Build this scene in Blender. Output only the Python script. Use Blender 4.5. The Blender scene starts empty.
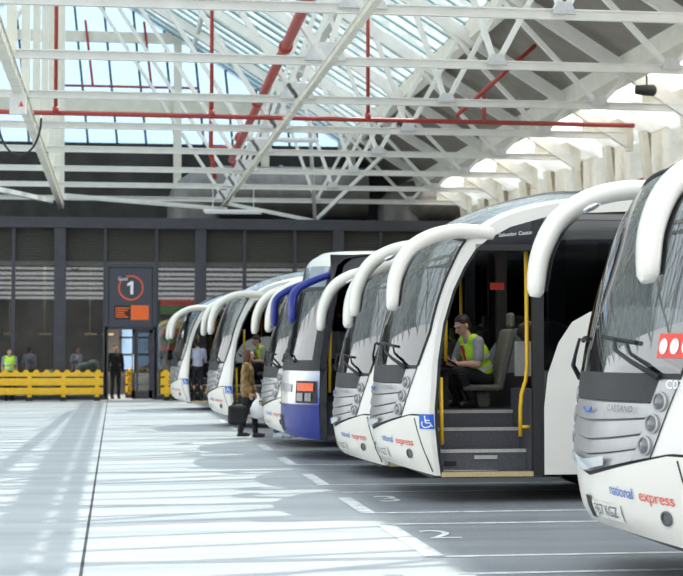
import bpy, bmesh, math, random
from mathutils import Vector, Matrix
random.seed(7)
PI = math.pi
SC = bpy.context.scene
COL = SC.collection

# ------------------------------------------------------------------ materials
def mat(name, col, rough=0.5, metal=0.0, noise=0.06, scale=8.0, spec=0.5, coat=0.0):
    m = bpy.data.materials.new(name); m.use_nodes = True
    nt = m.node_tree; b = nt.nodes['Principled BSDF']
    tc = nt.nodes.new('ShaderNodeTexCoord'); n = nt.nodes.new('ShaderNodeTexNoise')
    n.inputs['Scale'].default_value = scale; n.inputs['Detail'].default_value = 4
    nt.links.new(tc.outputs['Object'], n.inputs['Vector'])
    r = nt.nodes.new('ShaderNodeValToRGB')
    r.color_ramp.elements[0].position = .3; r.color_ramp.elements[1].position = .7
    r.color_ramp.elements[0].color = tuple(max(0, c*(1-noise*1.5)) for c in col)+(1,)
    r.color_ramp.elements[1].color = tuple(min(1, c*(1+noise*.6)) for c in col)+(1,)
    nt.links.new(n.outputs['Fac'], r.inputs['Fac']); nt.links.new(r.outputs['Color'], b.inputs['Base Color'])
    b.inputs['Roughness'].default_value = rough; b.inputs['Metallic'].default_value = metal
    b.inputs['Specular IOR Level'].default_value = spec
    b.inputs['Coat Weight'].default_value = coat; b.inputs['Coat Roughness'].default_value = .06
    return m

def glass(name, tint, base=0.06, ior=1.5, dif=0.0, difcol=(.8, .85, .85), rough=.01):
    m = bpy.data.materials.new(name); m.use_nodes = True
    nt = m.node_tree; nt.nodes.remove(nt.nodes['Principled BSDF']); out = nt.nodes['Material Output']
    t = nt.nodes.new('ShaderNodeBsdfTransparent'); t.inputs['Color'].default_value = tuple(tint)+(1,)
    g = nt.nodes.new('ShaderNodeBsdfGlossy'); g.inputs['Roughness'].default_value = rough
    f = nt.nodes.new('ShaderNodeFresnel'); f.inputs['IOR'].default_value = ior
    a = nt.nodes.new('ShaderNodeMath'); a.operation = 'ADD'; a.use_clamp = True; a.inputs[1].default_value = base
    nt.links.new(f.outputs[0], a.inputs[0])
    mx = nt.nodes.new('ShaderNodeMixShader'); nt.links.new(a.outputs[0], mx.inputs[0])
    nt.links.new(t.outputs[0], mx.inputs[1]); nt.links.new(g.outputs[0], mx.inputs[2])
    res = mx
    if dif > 0:
        d = nt.nodes.new('ShaderNodeBsdfTranslucent'); d.inputs['Color'].default_value = tuple(difcol)+(1,)
        tc = nt.nodes.new('ShaderNodeTexCoord'); n = nt.nodes.new('ShaderNodeTexNoise'); n.inputs['Scale'].default_value = 1.2
        nt.links.new(tc.outputs['Object'], n.inputs['Vector'])
        mm = nt.nodes.new('ShaderNodeMath'); mm.operation = 'MULTIPLY'; mm.inputs[1].default_value = dif*2
        nt.links.new(n.outputs['Fac'], mm.inputs[0])
        m2 = nt.nodes.new('ShaderNodeMixShader'); nt.links.new(mm.outputs[0], m2.inputs[0])
        nt.links.new(mx.outputs[0], m2.inputs[1]); nt.links.new(d.outputs[0], m2.inputs[2]); res = m2
    nt.links.new(res.outputs[0], out.inputs['Surface'])
    return m

M = {}
M['white'] = mat('white_paint', (.76, .74, .69), .28, noise=.03, scale=2, coat=.5)
M['cream'] = mat('cream_paint', (.78, .75, .68), .3, noise=.02, scale=3, coat=.2)
M['darklin'] = mat('dark_lining', (.075, .077, .088), .7)
M['charcoal'] = mat('charcoal_plastic', (.03, .03, .033), .5, noise=.1, scale=20, spec=.3)
M['blackpanel'] = mat('black_gloss_panel', (.012, .013, .02), .12, noise=.1, coat=.3)
M['rubber'] = mat('black_rubber', (.015, .015, .016), .6, noise=.2, scale=20)
M['silver'] = mat('silver_grille', (.40, .40, .40), .34, .55, noise=.06, scale=6)
M['chrome'] = mat('chrome', (.75, .76, .78), .08, 1.0, noise=.02)
M['lampdark'] = mat('lamp_lens', (.10, .105, .11), .08, .2, noise=.2, scale=30, coat=1)
M['wind'] = glass('windscreen_glass', (.38, .43, .43), .17, 1.6)
M['dome'] = mat('front_roof_panel', (.24, .29, .35), .10, noise=.04, coat=1.0)
M['sideglass'] = glass('side_window_glass', (.34, .36, .38), .06, 1.5)
M['blackglass'] = glass('dark_window_glass', (.13, .14, .16), .09, 1.5)
M['mirrorglass'] = mat('mirror_glass', (.30, .32, .34), .05, 1.0, noise=.02)
M['yellow'] = mat('yellow_paint', (.90, .52, .015), .4, noise=.08, scale=10)
M['handrail'] = mat('handrail_yellow', (.85, .50, .02), .35, noise=.05)
M['stepgrey'] = mat('step_grey', (.10, .10, .115), .6, noise=.25, scale=60)
M['stepedge'] = mat('step_edge', (.50, .49, .46), .5, noise=.1, scale=30)
M['stepyellow'] = mat('step_edge_ochre', (.55, .43, .22), .5, noise=.1, scale=30)
M['floor_in'] = mat('cab_floor', (.06, .06, .065), .6, noise=.2, scale=30)
M['seatgrey'] = mat('seat_fabric', (.17, .17, .145), .85, noise=.3, scale=80)
M['bluesign'] = mat('blue_sign', (.02, .12, .55), .4, noise=.03)
M['signwhite'] = mat('sign_white', (.85, .86, .87), .4, noise=.02)
M['textblue'] = mat('letter_blue', (.05, .14, .50), .4, noise=.02)
M['textred'] = mat('letter_red', (.75, .08, .05), .4, noise=.02)
M['textdark'] = mat('letter_dark', (.10, .10, .11), .4, noise=.02)
M['red_sticker'] = mat('red_sticker', (.75, .06, .04), .4, noise=.02)
M['pale_blue'] = mat('pale_card', (.55, .78, .78), .6, noise=.03)
M['orange'] = mat('orange_lens', (.85, .11, .004), .35, noise=.08, coat=.1)
M['busblue'] = mat('blue_paint', (.012, .025, .22), .30, noise=.05, scale=3, coat=.1, spec=.35)
M['steel_white'] = mat('white_painted_steel', (.80, .79, .75), .55, noise=.05, scale=3)
M['steel_cream'] = mat('cream_painted_steel', (.76, .73, .63), .6, noise=.06, scale=3)
M['gusset'] = mat('gusset_grey', (.62, .62, .63), .6, noise=.08, scale=6)
M['redpipe'] = mat('red_pipe_paint', (.38, .045, .03), .45, noise=.12, scale=6)
M['ceil'] = mat('dark_roof_boarding', (.27, .245, .215), .85, noise=.12, scale=2)
M['bar'] = mat('glazing_bar', (.22, .42, .43), .5, noise=.1)
M['bar_dark'] = mat('glazing_bar_dark', (.05, .10, .09), .5, noise=.1)
M['pane'] = glass('roof_pane', (.93, .97, .98), .0, 1.25, dif=.14)
M['pane_end'] = glass('end_pane', (.66, .78, .90), .02, 1.3, dif=.35, difcol=(.58, .70, .82))
M['opal'] = glass('opal_sheet', (.97, .97, .95), .0, 1.2, dif=1.0, difcol=(.95, .94, .90))
M['frame'] = mat('anthracite_frame', (.055, .055, .068), .5, noise=.12, scale=4)
M['louvre'] = mat('louvre_grey', (.10, .095, .085), .6, noise=.15, scale=12)
M['shopglass'] = glass('shop_glass', (.42, .45, .47), .10, 1.55)
M['darkwall'] = mat('dark_wall', (.045, .043, .042), .85, noise=.3, scale=1)
M['concourse'] = mat('concourse_wall', (.16, .15, .14), .8, noise=.4, scale=.8)
M['duct'] = mat('duct_grey', (.20, .19, .185), .5, .3, noise=.2, scale=2)
M['wallcream'] = mat('cream_brick', (.93, .90, .82), .8, noise=.06, scale=5)
M['brickbrown'] = mat('weathered_brick', (.42, .34, .26), .9, noise=.3, scale=7)
M['orangesign'] = mat('orange_panel', (.95, .17, .02), .5, noise=.03)
M['signring'] = mat('ring_orange', (.75, .12, .05), .5, noise=.03)
M['signdark'] = mat('sign_panel', (.06, .062, .085), .5, noise=.06)
M['signblack'] = mat('info_black', (.012, .012, .014), .4, noise=.05)
M['tube'] = mat('white_lamp_body', (.86, .87, .86), .4, noise=.03)
M['skin'] = mat('skin', (.50, .29, .21), .55, noise=.05, scale=20)
M['skin_red'] = mat('skin_ruddy', (.66, .38, .29), .55, noise=.05, scale=20)
M['hairdark'] = mat('hair_dark', (.025, .017, .012), .6, noise=.4, scale=60)
M['hairred'] = mat('hair_auburn', (.11, .032, .014), .55, noise=.4, scale=60)
M['hivis'] = mat('hivis_lime', (.52, .86, .03), .6, noise=.06, scale=20)
M['reflect'] = mat('reflective_tape', (.62, .66, .62), .3, .3, noise=.05)
M['shirtgrey'] = mat('shirt_grey', (.30, .31, .34), .8, noise=.1, scale=20)
M['shirtblue'] = mat('shirt_lavender', (.42, .44, .56), .8, noise=.1, scale=20)
M['black_cloth'] = mat('black_cloth', (.012, .012, .015), .8, noise=.3, scale=30)
M['navy_cloth'] = mat('dark_cloth', (.03, .035, .055), .8, noise=.3, scale=30)
M['jeans'] = mat('jeans', (.10, .16, .28), .8, noise=.2, scale=30)
M['jacket'] = mat('tan_jacket', (.26, .155, .04), .6, noise=.45, scale=14)
M['shoe'] = mat('black_shoe', (.012, .011, .011), .35, noise=.2)
M['whiteshoe'] = mat('white_shoe', (.75, .76, .78), .5, noise=.05)
M['tie'] = mat('red_lanyard', (.55, .02, .02), .6, noise=.05)
M['bagwhite'] = mat('white_plastic_bag', (.82, .84, .85), .35, noise=.1, scale=12)
M['eye'] = mat('eye_dark', (.02, .015, .012), .3)
M['lip'] = mat('lips', (.38, .14, .11), .5)
M['cardblue'] = mat('pale_green_cover', (.50, .62, .58), .8, noise=.1)
M['bandred'] = mat('band_red', (.50, .05, .04), .6, noise=.05)
M['bandgreen'] = mat('band_green', (.08, .19, .05), .6, noise=.05)
M['bandyellow'] = mat('band_yellow', (.55, .46, .05), .6, noise=.05)
M['marking'] = mat('road_marking_white', (.72, .73, .73), .8, noise=.25, scale=6)
M['seam'] = mat('ground_seam', (.05, .05, .055), .9, noise=.2)
M['plate'] = mat('number_plate', (.78, .77, .70), .4, noise=.03)

# ------------------------------------------------------------------ mesh helpers
class MB:
    def __init__(s): s.v = []; s.f = []; s.m = []
    def add(s, vs, fs, mi=0):
        o = len(s.v); s.v += [tuple(v) for v in vs]
        for f in fs: s.f.append(tuple(i+o for i in f)); s.m.append(mi)
        return s
    def box(s, x0, x1, y0, y1, z0, z1, mi=0):
        vs = [(x, y, z) for z in (z0, z1) for y in (y0, y1) for x in (x0, x1)]
        return s.add(vs, [(0, 2, 3, 1), (4, 5, 7, 6), (0, 1, 5, 4), (2, 6, 7, 3), (0, 4, 6, 2), (1, 3, 7, 5)], mi)
    def beam(s, p, q, w, h, up=(0, 0, 1), mi=0):
        p = Vector(p); q = Vector(q); d = (q-p).normalized(); u = Vector(up)
        if abs(d.dot(u)) > .98: u = Vector((0, 1, 0))
        r = d.cross(u).normalized(); u = r.cross(d).normalized()
        vs = [c + r*a*w/2 + u*b*h/2 for c in (p, q) for a, b in ((-1, -1), (1, -1), (1, 1), (-1, 1))]
        return s.add(vs, [(0, 1, 2, 3), (7, 6, 5, 4), (0, 4, 5, 1), (1, 5, 6, 2), (2, 6, 7, 3), (3, 7, 4, 0)], mi)
    def tube(s, pts, rad, n=10, mi=0, sx=1.0, ref=(0, 1, 0)):
        pts = [Vector(p) for p in pts]; k = len(pts)
        if not hasattr(rad, '__len__'): rad = [rad]*k
        vs = []
        for i, p in enumerate(pts):
            d = (pts[min(i+1, k-1)] - pts[max(i-1, 0)]).normalized()
            u = Vector(ref)
            if abs(d.dot(u)) > .97: u = Vector((1, 0, 0)) if abs(d.x) < .9 else Vector((0, 0, 1))
            a = (u - d*u.dot(d)).normalized(); b = d.cross(a)
            for j in range(n):
                t = 2*PI*j/n; vs.append(p + a*math.cos(t)*rad[i]*(sx[i] if hasattr(sx, '__len__') else sx) + b*math.sin(t)*rad[i])
        fs = [(i*n+j, i*n+(j+1) % n, (i+1)*n+(j+1) % n, (i+1)*n+j) for i in range(k-1) for j in range(n)]
        fs += [tuple(range(n-1, -1, -1)), tuple((k-1)*n+j for j in range(n))]
        return s.add(vs, fs, mi)
    def lathe(s, prof, axis='z', c=(0, 0, 0), n=24, mi=0):
        vs = []; k = len(prof)
        for r, h in prof:
            for j in range(n):
                t = 2*PI*j/n; a = r*math.cos(t); b = r*math.sin(t)
                p = {'z': (a, b, h), 'y': (a, h, b), 'x': (h, a, b)}[axis]
                vs.append((p[0]+c[0], p[1]+c[1], p[2]+c[2]))
        fs = [(i*n+j, i*n+(j+1) % n, (i+1)*n+(j+1) % n, (i+1)*n+j) for i in range(k-1) for j in range(n)]
        fs += [tuple(range(n)), tuple((k-1)*n+j for j in range(n))]
        return s.add(vs, fs, mi)
    def prism(s, poly, y0, y1, mi=0):          # polygon in XZ extruded along Y
        n = len(poly)
        vs = [(x, y0, z) for x, z in poly] + [(x, y1, z) for x, z in poly]
        fs = [tuple(range(n)), tuple(range(2*n-1, n-1, -1))] + [(i, i+n, (i+1) % n+n, (i+1) % n) for i in range(n)]
        return s.add(vs, fs, mi)
    def strip(s, A, B, mi=0):
        n = len(A)
        return s.add(list(A)+list(B), [(i, i+1, n+i+1, n+i) for i in range(n-1)], mi)
    def grid(s, fn, nu, nv, mi=0):
        vs = [fn(i/nu, j/nv) for j in range(nv+1) for i in range(nu+1)]
        return s.add(vs, [(j*(nu+1)+i, j*(nu+1)+i+1, (j+1)*(nu+1)+i+1, (j+1)*(nu+1)+i) for j in range(nv) for i in range(nu)], mi)
    def ell(s, c, r, n=14, m=9, mi=0, rot=None):
        vs = []
        for i in range(m+1):
            a = PI*i/m
            for j in range(n):
                b = 2*PI*j/n
                p = Vector((r[0]*math.sin(a)*math.cos(b), r[1]*math.sin(a)*math.sin(b), r[2]*math.cos(a)))
                if rot: p = rot @ p
                vs.append(p + Vector(c))
        fs = []
        for i in range(m):
            for j in range(n):
                a, b, c2, d = i*n+j, i*n+(j+1) % n, (i+1)*n+(j+1) % n, (i+1)*n+j
                if i == 0: fs.append((a, c2, d))
                elif i == m-1: fs.append((a, b, d))
                else: fs.append((a, b, c2, d))
        return s.add(vs, fs, mi)
    def cone(s, p, q, r1, r2, n=14):           # capsule with two radii
        p = Vector(p); q = Vector(q)
        s.ell(p, (r1,)*3, n, 8); s.ell(q, (r2,)*3, n, 8)
        if (q-p).length > 1e-5: s.tube([p, q], [r1, r2], n)
        return s
    def mesh(s, name, mats, smooth=False):
        me = bpy.data.meshes.new(name); me.from_pydata(s.v, [], s.f)
        for m_ in (mats if isinstance(mats, (list, tuple)) else [mats]): me.materials.append(m_)
        for p, mi in zip(me.polygons, s.m): p.material_index = mi; p.use_smooth = smooth
        me.validate(); me.update(); return me
    def build(s, name, mats, parent=None, smooth=False, weld=False, auto=None):
        me = s.mesh(name, mats, smooth)
        bm = bmesh.new(); bm.from_mesh(me)
        if weld: bmesh.ops.remove_doubles(bm, verts=bm.verts, dist=.0005)
        bmesh.ops.recalc_face_normals(bm, faces=bm.faces)
        bm.to_mesh(me); bm.free()
        if auto is not None and hasattr(me, 'set_sharp_from_angle'):
            me.polygons.foreach_set('use_smooth', [True]*len(me.polygons)); me.set_sharp_from_angle(angle=auto)
        o = bpy.data.objects.new(name, me); COL.objects.link(o); o.parent = parent
        return o

def tag(o, label=None, cat=None, group=None, kind=None):
    if label: o['label'] = label
    if cat: o['category'] = cat
    if group: o['group'] = group
    if kind: o['kind'] = kind
    return o
def thing(name, label, cat, loc=(0, 0, 0), rz=0, group=None):
    o = bpy.data.objects.new(name, None); COL.objects.link(o); o.location = loc; o.rotation_euler = (0, 0, rz)
    o.empty_display_size = .1
    return tag(o, label, cat, group)
def struct(name, mb, m, parent=None, **k):
    o = mb.build(name, m, parent, **k)
    if parent is None: o['kind'] = 'structure'
    return o
def kids(o): return [c for c in bpy.data.objects if c.parent == o]
def dup(root, loc, label, group=None, rz=None):
    r = root.copy(); COL.objects.link(r); r.location = loc; r['label'] = label
    if group: r['group'] = group
    if rz is not None: r.rotation_euler = (0, 0, rz)
    for ch in kids(root):
        c = ch.copy(); COL.objects.link(c); c.parent = r
        for g in kids(ch):
            d = g.copy(); COL.objects.link(d); d.parent = c
    return r

def text_geo(txt, size, italic=0.0, space=1.0):
    cu = bpy.data.curves.new('lettering', 'FONT'); cu.body = txt; cu.size = size
    cu.align_x = 'CENTER'; cu.align_y = 'CENTER'; cu.shear = italic; cu.space_character = space
    cu.resolution_u = 3
    o = bpy.data.objects.new('lettering', cu); COL.objects.link(o)
    dg = bpy.context.evaluated_depsgraph_get()
    me = bpy.data.meshes.new_from_object(o.evaluated_get(dg))
    vs = [tuple(v.co) for v in me.vertices]; fs = [tuple(p.vertices) for p in me.polygons]
    bpy.data.objects.remove(o); bpy.data.curves.remove(cu); bpy.data.meshes.remove(me)
    return vs, fs

def lerp(a, b, t): return a+(b-a)*t
def interp(xs, ys, x):
    if x <= xs[0]: return ys[0]
    for i in range(len(xs)-1):
        if x <= xs[i+1]: return lerp(ys[i], ys[i+1], (x-xs[i])/(xs[i+1]-xs[i]))
    return ys[-1]

# ------------------------------------------------------------------ coach surface
class Skin:
    """front and roof surface of a coach: profiles of the centre line and of the side edge, blended across the width"""
    def __init__(s, c, e, w=2.5):
        s.c = c; s.e = e; s.n = len(c)-1; s.w = w
    def _cr(s, arr, t):
        t = max(0, min(s.n-1e-6, t)); i = int(t); f = t-i
        p = [arr[max(0, min(s.n, i+k))] for k in (-1, 0, 1, 2)]
        out = []
        for k in (0, 1):
            m1 = (p[2][k]-p[0][k])/2; m2 = (p[3][k]-p[1][k])/2
            if i+2 >= s.n: m1 = m2 = p[2][k]-p[1][k]
            d = p[2][k]-p[1][k]
            for_m = lambda m_: 0 if m_*d <= 0 else (math.copysign(min(abs(m_), 3*abs(d)), d))
            m1 = for_m(m1); m2 = for_m(m2)
            f2, f3 = f*f, f*f*f
            out.append((2*f3-3*f2+1)*p[1][k]+(f3-2*f2+f)*m1+(-2*f3+3*f2)*p[2][k]+(f3-f2)*m2)
        return out
    def g(s, t):
        t = min(1, abs(t)); return .72*t**2.1+.28*(1-math.sqrt(max(0, 1-t*t)))
    def raw(s, t, q):
        c = s._cr(s.c, q); e = s._cr(s.e, q); k = s.g(t)
        return Vector((lerp(c[0], e[0], k), s.w/2*(1+t), lerp(c[1], e[1], k)))
    def P(s, t, q, off=0):
        p = s.raw(t, q)
        if off:
            h = .01; tt = max(-.985, min(.985, t))
            a = s.raw(tt+h, q)-s.raw(tt-h, q); b = s.raw(tt, min(s.n, q+h))-s.raw(tt, max(0, q-h))
            n = a.cross(b)
            n = n.normalized() if n.length > 1e-9 else Vector((-1, 0, 0))
            if n.x > 0.2 or n.z < -.6: n = -n
            p = p + n*off
        return p
    def sz(s, z):
        lo, hi = 0., float(s.n)
        for _ in range(40):
            m_ = (lo+hi)/2
            if s._cr(s.c, m_)[1] < z: lo = m_
            else: hi = m_
        return lo
    def at(s, y, z, off=0):
        t = y/(s.w/2)-1
        lo, hi = 0., float(s.n)
        for _ in range(36):
            m_ = (lo+hi)/2
            if s.raw(t, m_).z < z: lo = m_
            else: hi = m_
        return s.P(t, lo, off)
    def patch(s, mb, t0, t1, q0, q1, nt, nq, off=0, mi=0):
        F = lambda f: f if callable(f) else (lambda _: f)
        t0, t1, q0, q1 = F(t0), F(t1), F(q0), F(q1)
        def fn(u, v):
            q = lerp(q0(0), q1(0), v); t = lerp(t0(q), t1(q), u); q = lerp(q0(t), q1(t), v); t = lerp(t0(q), t1(q), u)
            return s.P(t, q, off)
        mb.grid(fn, nt, nq, mi); return mb

def surf_text(sk, txt, size, yc, zc, name, m, parent, italic=0, off=.006, space=1.0, skew=0.0):
    vs, fs = text_geo(txt, size, italic, space)
    out = MB(); out.add([sk.at(yc-a, zc+b+skew*a, off) for a, b, _ in vs], fs)
    return out.build(name, m, parent)
def flat_text(txt, size, fn, name, m, parent, space=1.0):
    vs, fs = text_geo(txt, size, 0, space)
    return MB().add([fn(a, b) for a, b, _ in vs], fs).build(name, m, parent)

def wheel(x, y0, y1, z, parent):
    mb = MB(); w = abs(y1-y0)
    mb.lathe([(.28, y0), (.46, y0), (.50, lerp(y0, y1, .15)), (.50, lerp(y0, y1, .85)), (.46, y1), (.28, y1)], 'y', (x, 0, z), 32)
    o = mb.build('wheel', M['rubber'], parent, auto=.6)
    h = MB(); yo = y0 if y0 < 1 else y1; dy = .03 if y0 < 1 else -.03
    h.lathe([(.29, yo+dy), (.26, yo+dy*.2), (.16, yo+dy), (.10, yo-dy*.6), (.05, yo-dy*.6)], 'y', (x, 0, z), 24)
    h.build('hub', M['silver'], o, auto=.6)
    return o

def side_polys(xs, zb, zt): return [(x, zb(x)) for x in xs], [(x, zt(x)) for x in xs]

def wheel_base(x, base=.30):
    z = base
    for xw in (2.75, 8.9):
        d = .60**2-(x-xw)**2
        if d > 0: z = max(z, .52+math.sqrt(d))
    return z

LC = [(.14, .38), (.055, .5), (0, .8), (.01, 1.0), (.03, 1.25), (.06, 1.5), (.145, 1.9), (.265, 2.3), (.38, 2.6), (.55, 2.85), (.75, 3.0), (1.15, 3.2), (1.6, 3.34), (2.1, 3.43), (3, 3.47), (11.6, 3.48)]
LE = [(.47, .30), (.44, .5), (.41, .8), (.40, 1.0), (.42, 1.25), (.435, 1.5), (.50, 1.9), (.60, 2.25), (.71, 2.5), (.82, 2.72), (.95, 2.86), (1.2, 3.03), (1.6, 3.15), (2.1, 3.21), (3, 3.26), (11.6, 3.27)]
LEV = Skin(LC, LE)

def lathe_disc(mb, c, n, r, prof, k=18):
    n = Vector(n).normalized(); a = n.cross(Vector((0, 0, 1))).normalized(); b = n.cross(a)
    vs = []
    for rr, h in prof:
        for j in range(k):
            t = 2*PI*j/k; vs.append(Vector(c)+n*h+(a*math.cos(t)+b*math.sin(t))*rr*r)
    m_ = len(prof)
    fs = [(i*k+j, i*k+(j+1) % k, (i+1)*k+(j+1) % k, (i+1)*k+j) for i in range(m_-1) for j in range(k)]
    fs.append(tuple((m_-1)*k+j for j in range(k)))
    mb.add(vs, fs)

def mirror_arm(parent, pts, rad, yfun, name, m, lamp=False, wide=(1.2, 1.3, 1.7, 2.1, 2.0)):
    """swept white arm with a drooping end; pts in (x,z)"""
    N = 26; P = []; R = []
    k = len(pts)-1
    for i in range(N+1):
        u = i/N*k; j = min(int(u), k-1); f = u-j
        q = [pts[max(0, min(k, j+d))] for d in (-1, 0, 1, 2)]
        c = [.5*((2*q[1][a])+(-q[0][a]+q[2][a])*f+(2*q[0][a]-5*q[1][a]+4*q[2][a]-q[3][a])*f*f+(-q[0][a]+3*q[1][a]-3*q[2][a]+q[3][a])*f**3) for a in (0, 1)]
        P.append((c[0], yfun(i/N), c[1])); R.append(interp([0, .25, .5, .7, .9, .97, 1], rad, i/N))
    mb = MB(); mb.tube(P, R, 18, ref=(0, 1, 0), sx=[interp([0, .35, .6, .9, 1], wide, i/N) for i in range(N+1)])
    o = mb.build(name, m, parent, auto=1.0)
    if True:
        g = MB(); A = []; B = []
        for i in range(int(N*.52), N):
            d = Vector(P[min(i+1, N)])-Vector(P[i-1]); d.normalize()
            nrm = Vector((-d.z, 0, d.x))
            if nrm.x < 0: nrm = -nrm
            c = Vector(P[i])+nrm*(R[i]*1.0+.004); hw = R[i]*.9*interp([0, .35, .6, .9, 1], wide, i/N)
            A.append(c+Vector((0, -hw, 0))); B.append(c+Vector((0, hw, 0)))
        g.strip(A, B); g.build('mirror_glass', M['mirrorglass'], o)
        if not lamp: return o
        j = int(N*.46); d = (Vector(P[j+1])-Vector(P[j-1])).normalized(); nrm = Vector((-d.z, 0, d.x)); nrm = nrm if nrm.x > 0 else -nrm
        lm = MB(); lm.ell(Vector(P[j])+nrm*(R[j]*.75)+Vector((0, -.06, 0)), (.09, .05, .035), rot=Matrix.Rotation(math.atan2(-d.z, -d.x)*-1, 3, 'Y'))
        lm.build('side_lamp', M['chrome'], o, smooth=True)
    return o

def make_levante(label, loc):
    root = thing('coach', label, 'coach', loc, group='white coaches parked in the row')
    S = LEV
    z2s = S.sz
    tw = lambda q: interp([2.4, 4.6, 5.8, 30], [.68, .85, .95, .95], q)
    tl = lambda q: tw(q)-.13
    zV = lambda t: .735+.19*min(1, abs(t)/.8)**1.15
    sV = lambda t: z2s(zV(t))
    sG, sW = z2s(1.27), z2s(1.46)
    n_ = lambda f: (lambda q: -f(q))
    # --- white body shell
    b = MB()
    for sg in (-1, 1):
        S.patch(b, lambda q: sg*tw(q), sg*1.0, lambda t: sV(t)+.10, 9.3, 7, 34)
        S.patch(b, sg*.90, sg*1.0, 9.3, 15, 5, 50)
    S.patch(b, -.90, .90, 13.55, 15, 12, 14)
    b.box(11.56, 11.6, 0, 2.5, .38, 3.28)
    inner = {0: (.52, .30), 1: (.49, .5), 2: (.46, .8), 3: (.455, 1.0), 4: (.475, 1.25), 5: (.49, 1.5), 6: (.55, 1.9), 7: (.655, 2.25), 8: (.775, 2.5), 9: (.90, 2.69), 10: (1.04, 2.80), 11: (1.28, 2.93), 12: (1.66, 3.04), 13: (2.12, 3.09), 14: (3, 3.13), 15: (11.6, 3.14)}
    ik = sorted(inner)
    INN = lambda q: (interp(ik, [inner[k][0] for k in ik], q), interp(ik, [inner[k][1] for k in ik], q))
    qs = [i*.25 for i in range(61)]
    for y in (0, 2.5):
        b.strip([(S.raw(1, q).x, y, S.raw(1, q).z) for q in qs], [(INN(q)[0], y, INN(q)[1]) for q in qs])
        b.strip([(INN(q)[0], y, INN(q)[1]) for q in qs], [(INN(q)[0], y+(.06 if y == 0 else -.06), INN(q)[1]) for q in qs])
    body = b.build('body_shell', [M['white'], M['darklin']], root, weld=True, auto=.7)
    # --- front pieces
    bp = MB(); S.patch(bp, -1, 1, 0, sV, 40, 14)
    S.patch(bp, -1, 1, sV, lambda t: sV(t), 40, 1)
    bp.grid(lambda u, v: (lerp(S.raw(2*u-1, 0), Vector((1.2, 1.25*(2*u), .33)), v)), 40, 1)
    bumper = bp.build('front_bumper', M['cream'], root, auto=.9)
    gp = MB(); S.patch(gp, -1, 1, lambda t: sV(t)-.02, lambda t: sV(t)+.12, 40, 1, -.012)
    gp.build('bumper_gap', M['rubber'], bumper)
    for yy in (.30, 2.2):
        fl = MB()
        p = S.at(yy, .52, .003); nrm = (S.at(yy, .52, .05)-p)
        lathe_disc(fl, p, nrm, .052, [(1, 0), (1, .008), (.8, .01), (.75, -.0)])
        fl.build('fog_lamp', M['lampdark'], bumper)
    # corner seam of the bumper by the door
    sm = MB(); pts = [(.36, .90), (.33, .80), (.37, .62), (.43, .45), (.47, .33)]
    sm.tube([S.at(y_, z_, .002) for y_, z_ in ((.17, .90), (.14, .78), (.10, .62), (.05, .46), (.02, .34))], .006, 6)
    sm.build('bumper_seam', M['rubber'], bumper)
    # grille: four swept slats
    gr = MB(); sB = lambda t: sV(t)+.10
    nb = 4
    for k in range(nb):
        def fn(u, v, k=k):
            q = 3.2; t = lerp(-tl(q), tl(q), u)
            for _ in range(2):
                q = lerp(sB(t), sG, (k+v)/nb)-.10*(1-abs(t)/.65)*0 - .0; t = lerp(-tl(q), tl(q), u)
            prof = .016*(1-v)**1.5 - (.012 if v > .93 else 0)
            return S.P(t, q, prof)
        gr.grid(fn, 30, 8)
        gr.grid(lambda u, v, k=k: fn(u, 0, k) if v > .5 else S.P(lerp(-.62, .62, u), lerp(sB(lerp(-.62, .62, u)), sG, k/nb), -.01), 30, 1)
    gr.build('grille', M['silver'], root, auto=.5)
    S_tray = MB(); S.patch(S_tray, -.30, .30, lambda t: sV(t)+.14, lambda t: sV(t)+.45, 16, 3, .042)
    # bottom chromed tray
    S_tray.build('grille_tray', M['chrome'], root, auto=.6)
    logo = MB(); logo.tube([S.at(1.25+.09*math.cos(a), 1.215+.035*math.sin(a)-.0, .03) for a in [PI*1.05+i*PI*.9/10 for i in range(11)]], .008, 6)
    logo.build('badge', M['textblue'], root)
    surf_text(S, 'CAETANO', .062, .72, 1.215, 'maker_lettering', M['textdark'], root, off=.03, space=1.15)
    # lamp strips
    for sg in (-1, 1):
        ls = MB(); S.patch(ls, lambda q: sg*tl(q), lambda q: sg*tw(q), lambda t: sV(t)+.10, z2s(1.42), 4, 14, .012)
        strip = ls.build('lamp_strip', M['silver'], root, auto=.6)
        for zz in (.985, 1.13, 1.275):
            q = z2s(zz); t = sg*(tl(q)+tw(q))/2
            p = S.P(t, q, .014); nrm = S.P(t, q, .1)-p
            rg = MB(); lathe_disc(rg, p, nrm, .066, [(1, -.02), (1, .012), (.82, .016), (.72, .0)])
            ro = rg.build('lamp_ring', M['silver'], strip, auto=.5)
            ln = MB(); lathe_disc(ln, p, nrm, .055, [(1, .004), (.8, .012), (.3, .018)])
            ln.build('headlamp', M['lampdark'], strip, smooth=True)
    # panel below the windscreen
    wp = MB(); S.patch(wp, lambda q: -tw(q), lambda q: tw(q), sG, sW, 30, 4, .004)
    for sg in (-1, 1): S.patch(wp, lambda q: sg*tl(q), lambda q: sg*tw(q), z2s(1.40), sW, 4, 2, .008)
    wp.build('wiper_panel', M['charcoal'], root, auto=.6)
    ws = MB(); S.patch(ws, lambda q: -tw(q), lambda q: tw(q), sW, 9.25, 36, 26)
    ws.build('windscreen', M['wind'], root, smooth=True)
    wr = MB()
    for sg in (-1, 1): wr.tube([S.P(sg*tw(q), q, .004) for q in [lerp(sW, 9.25, i/24) for i in range(25)]], .016, 6)
    wr.tube([S.P(t, 9.25, .004) for t in [lerp(-.95, .95, i/24) for i in range(25)]], .016, 6)
    wr.build('windscreen_seal', M['rubber'], root)
    dm = MB(); S.patch(dm, -.90, .90, 9.28, 13.55, 24, 26)
    dm.build('front_roof_window', M['dome'], root, smooth=True)
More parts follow.
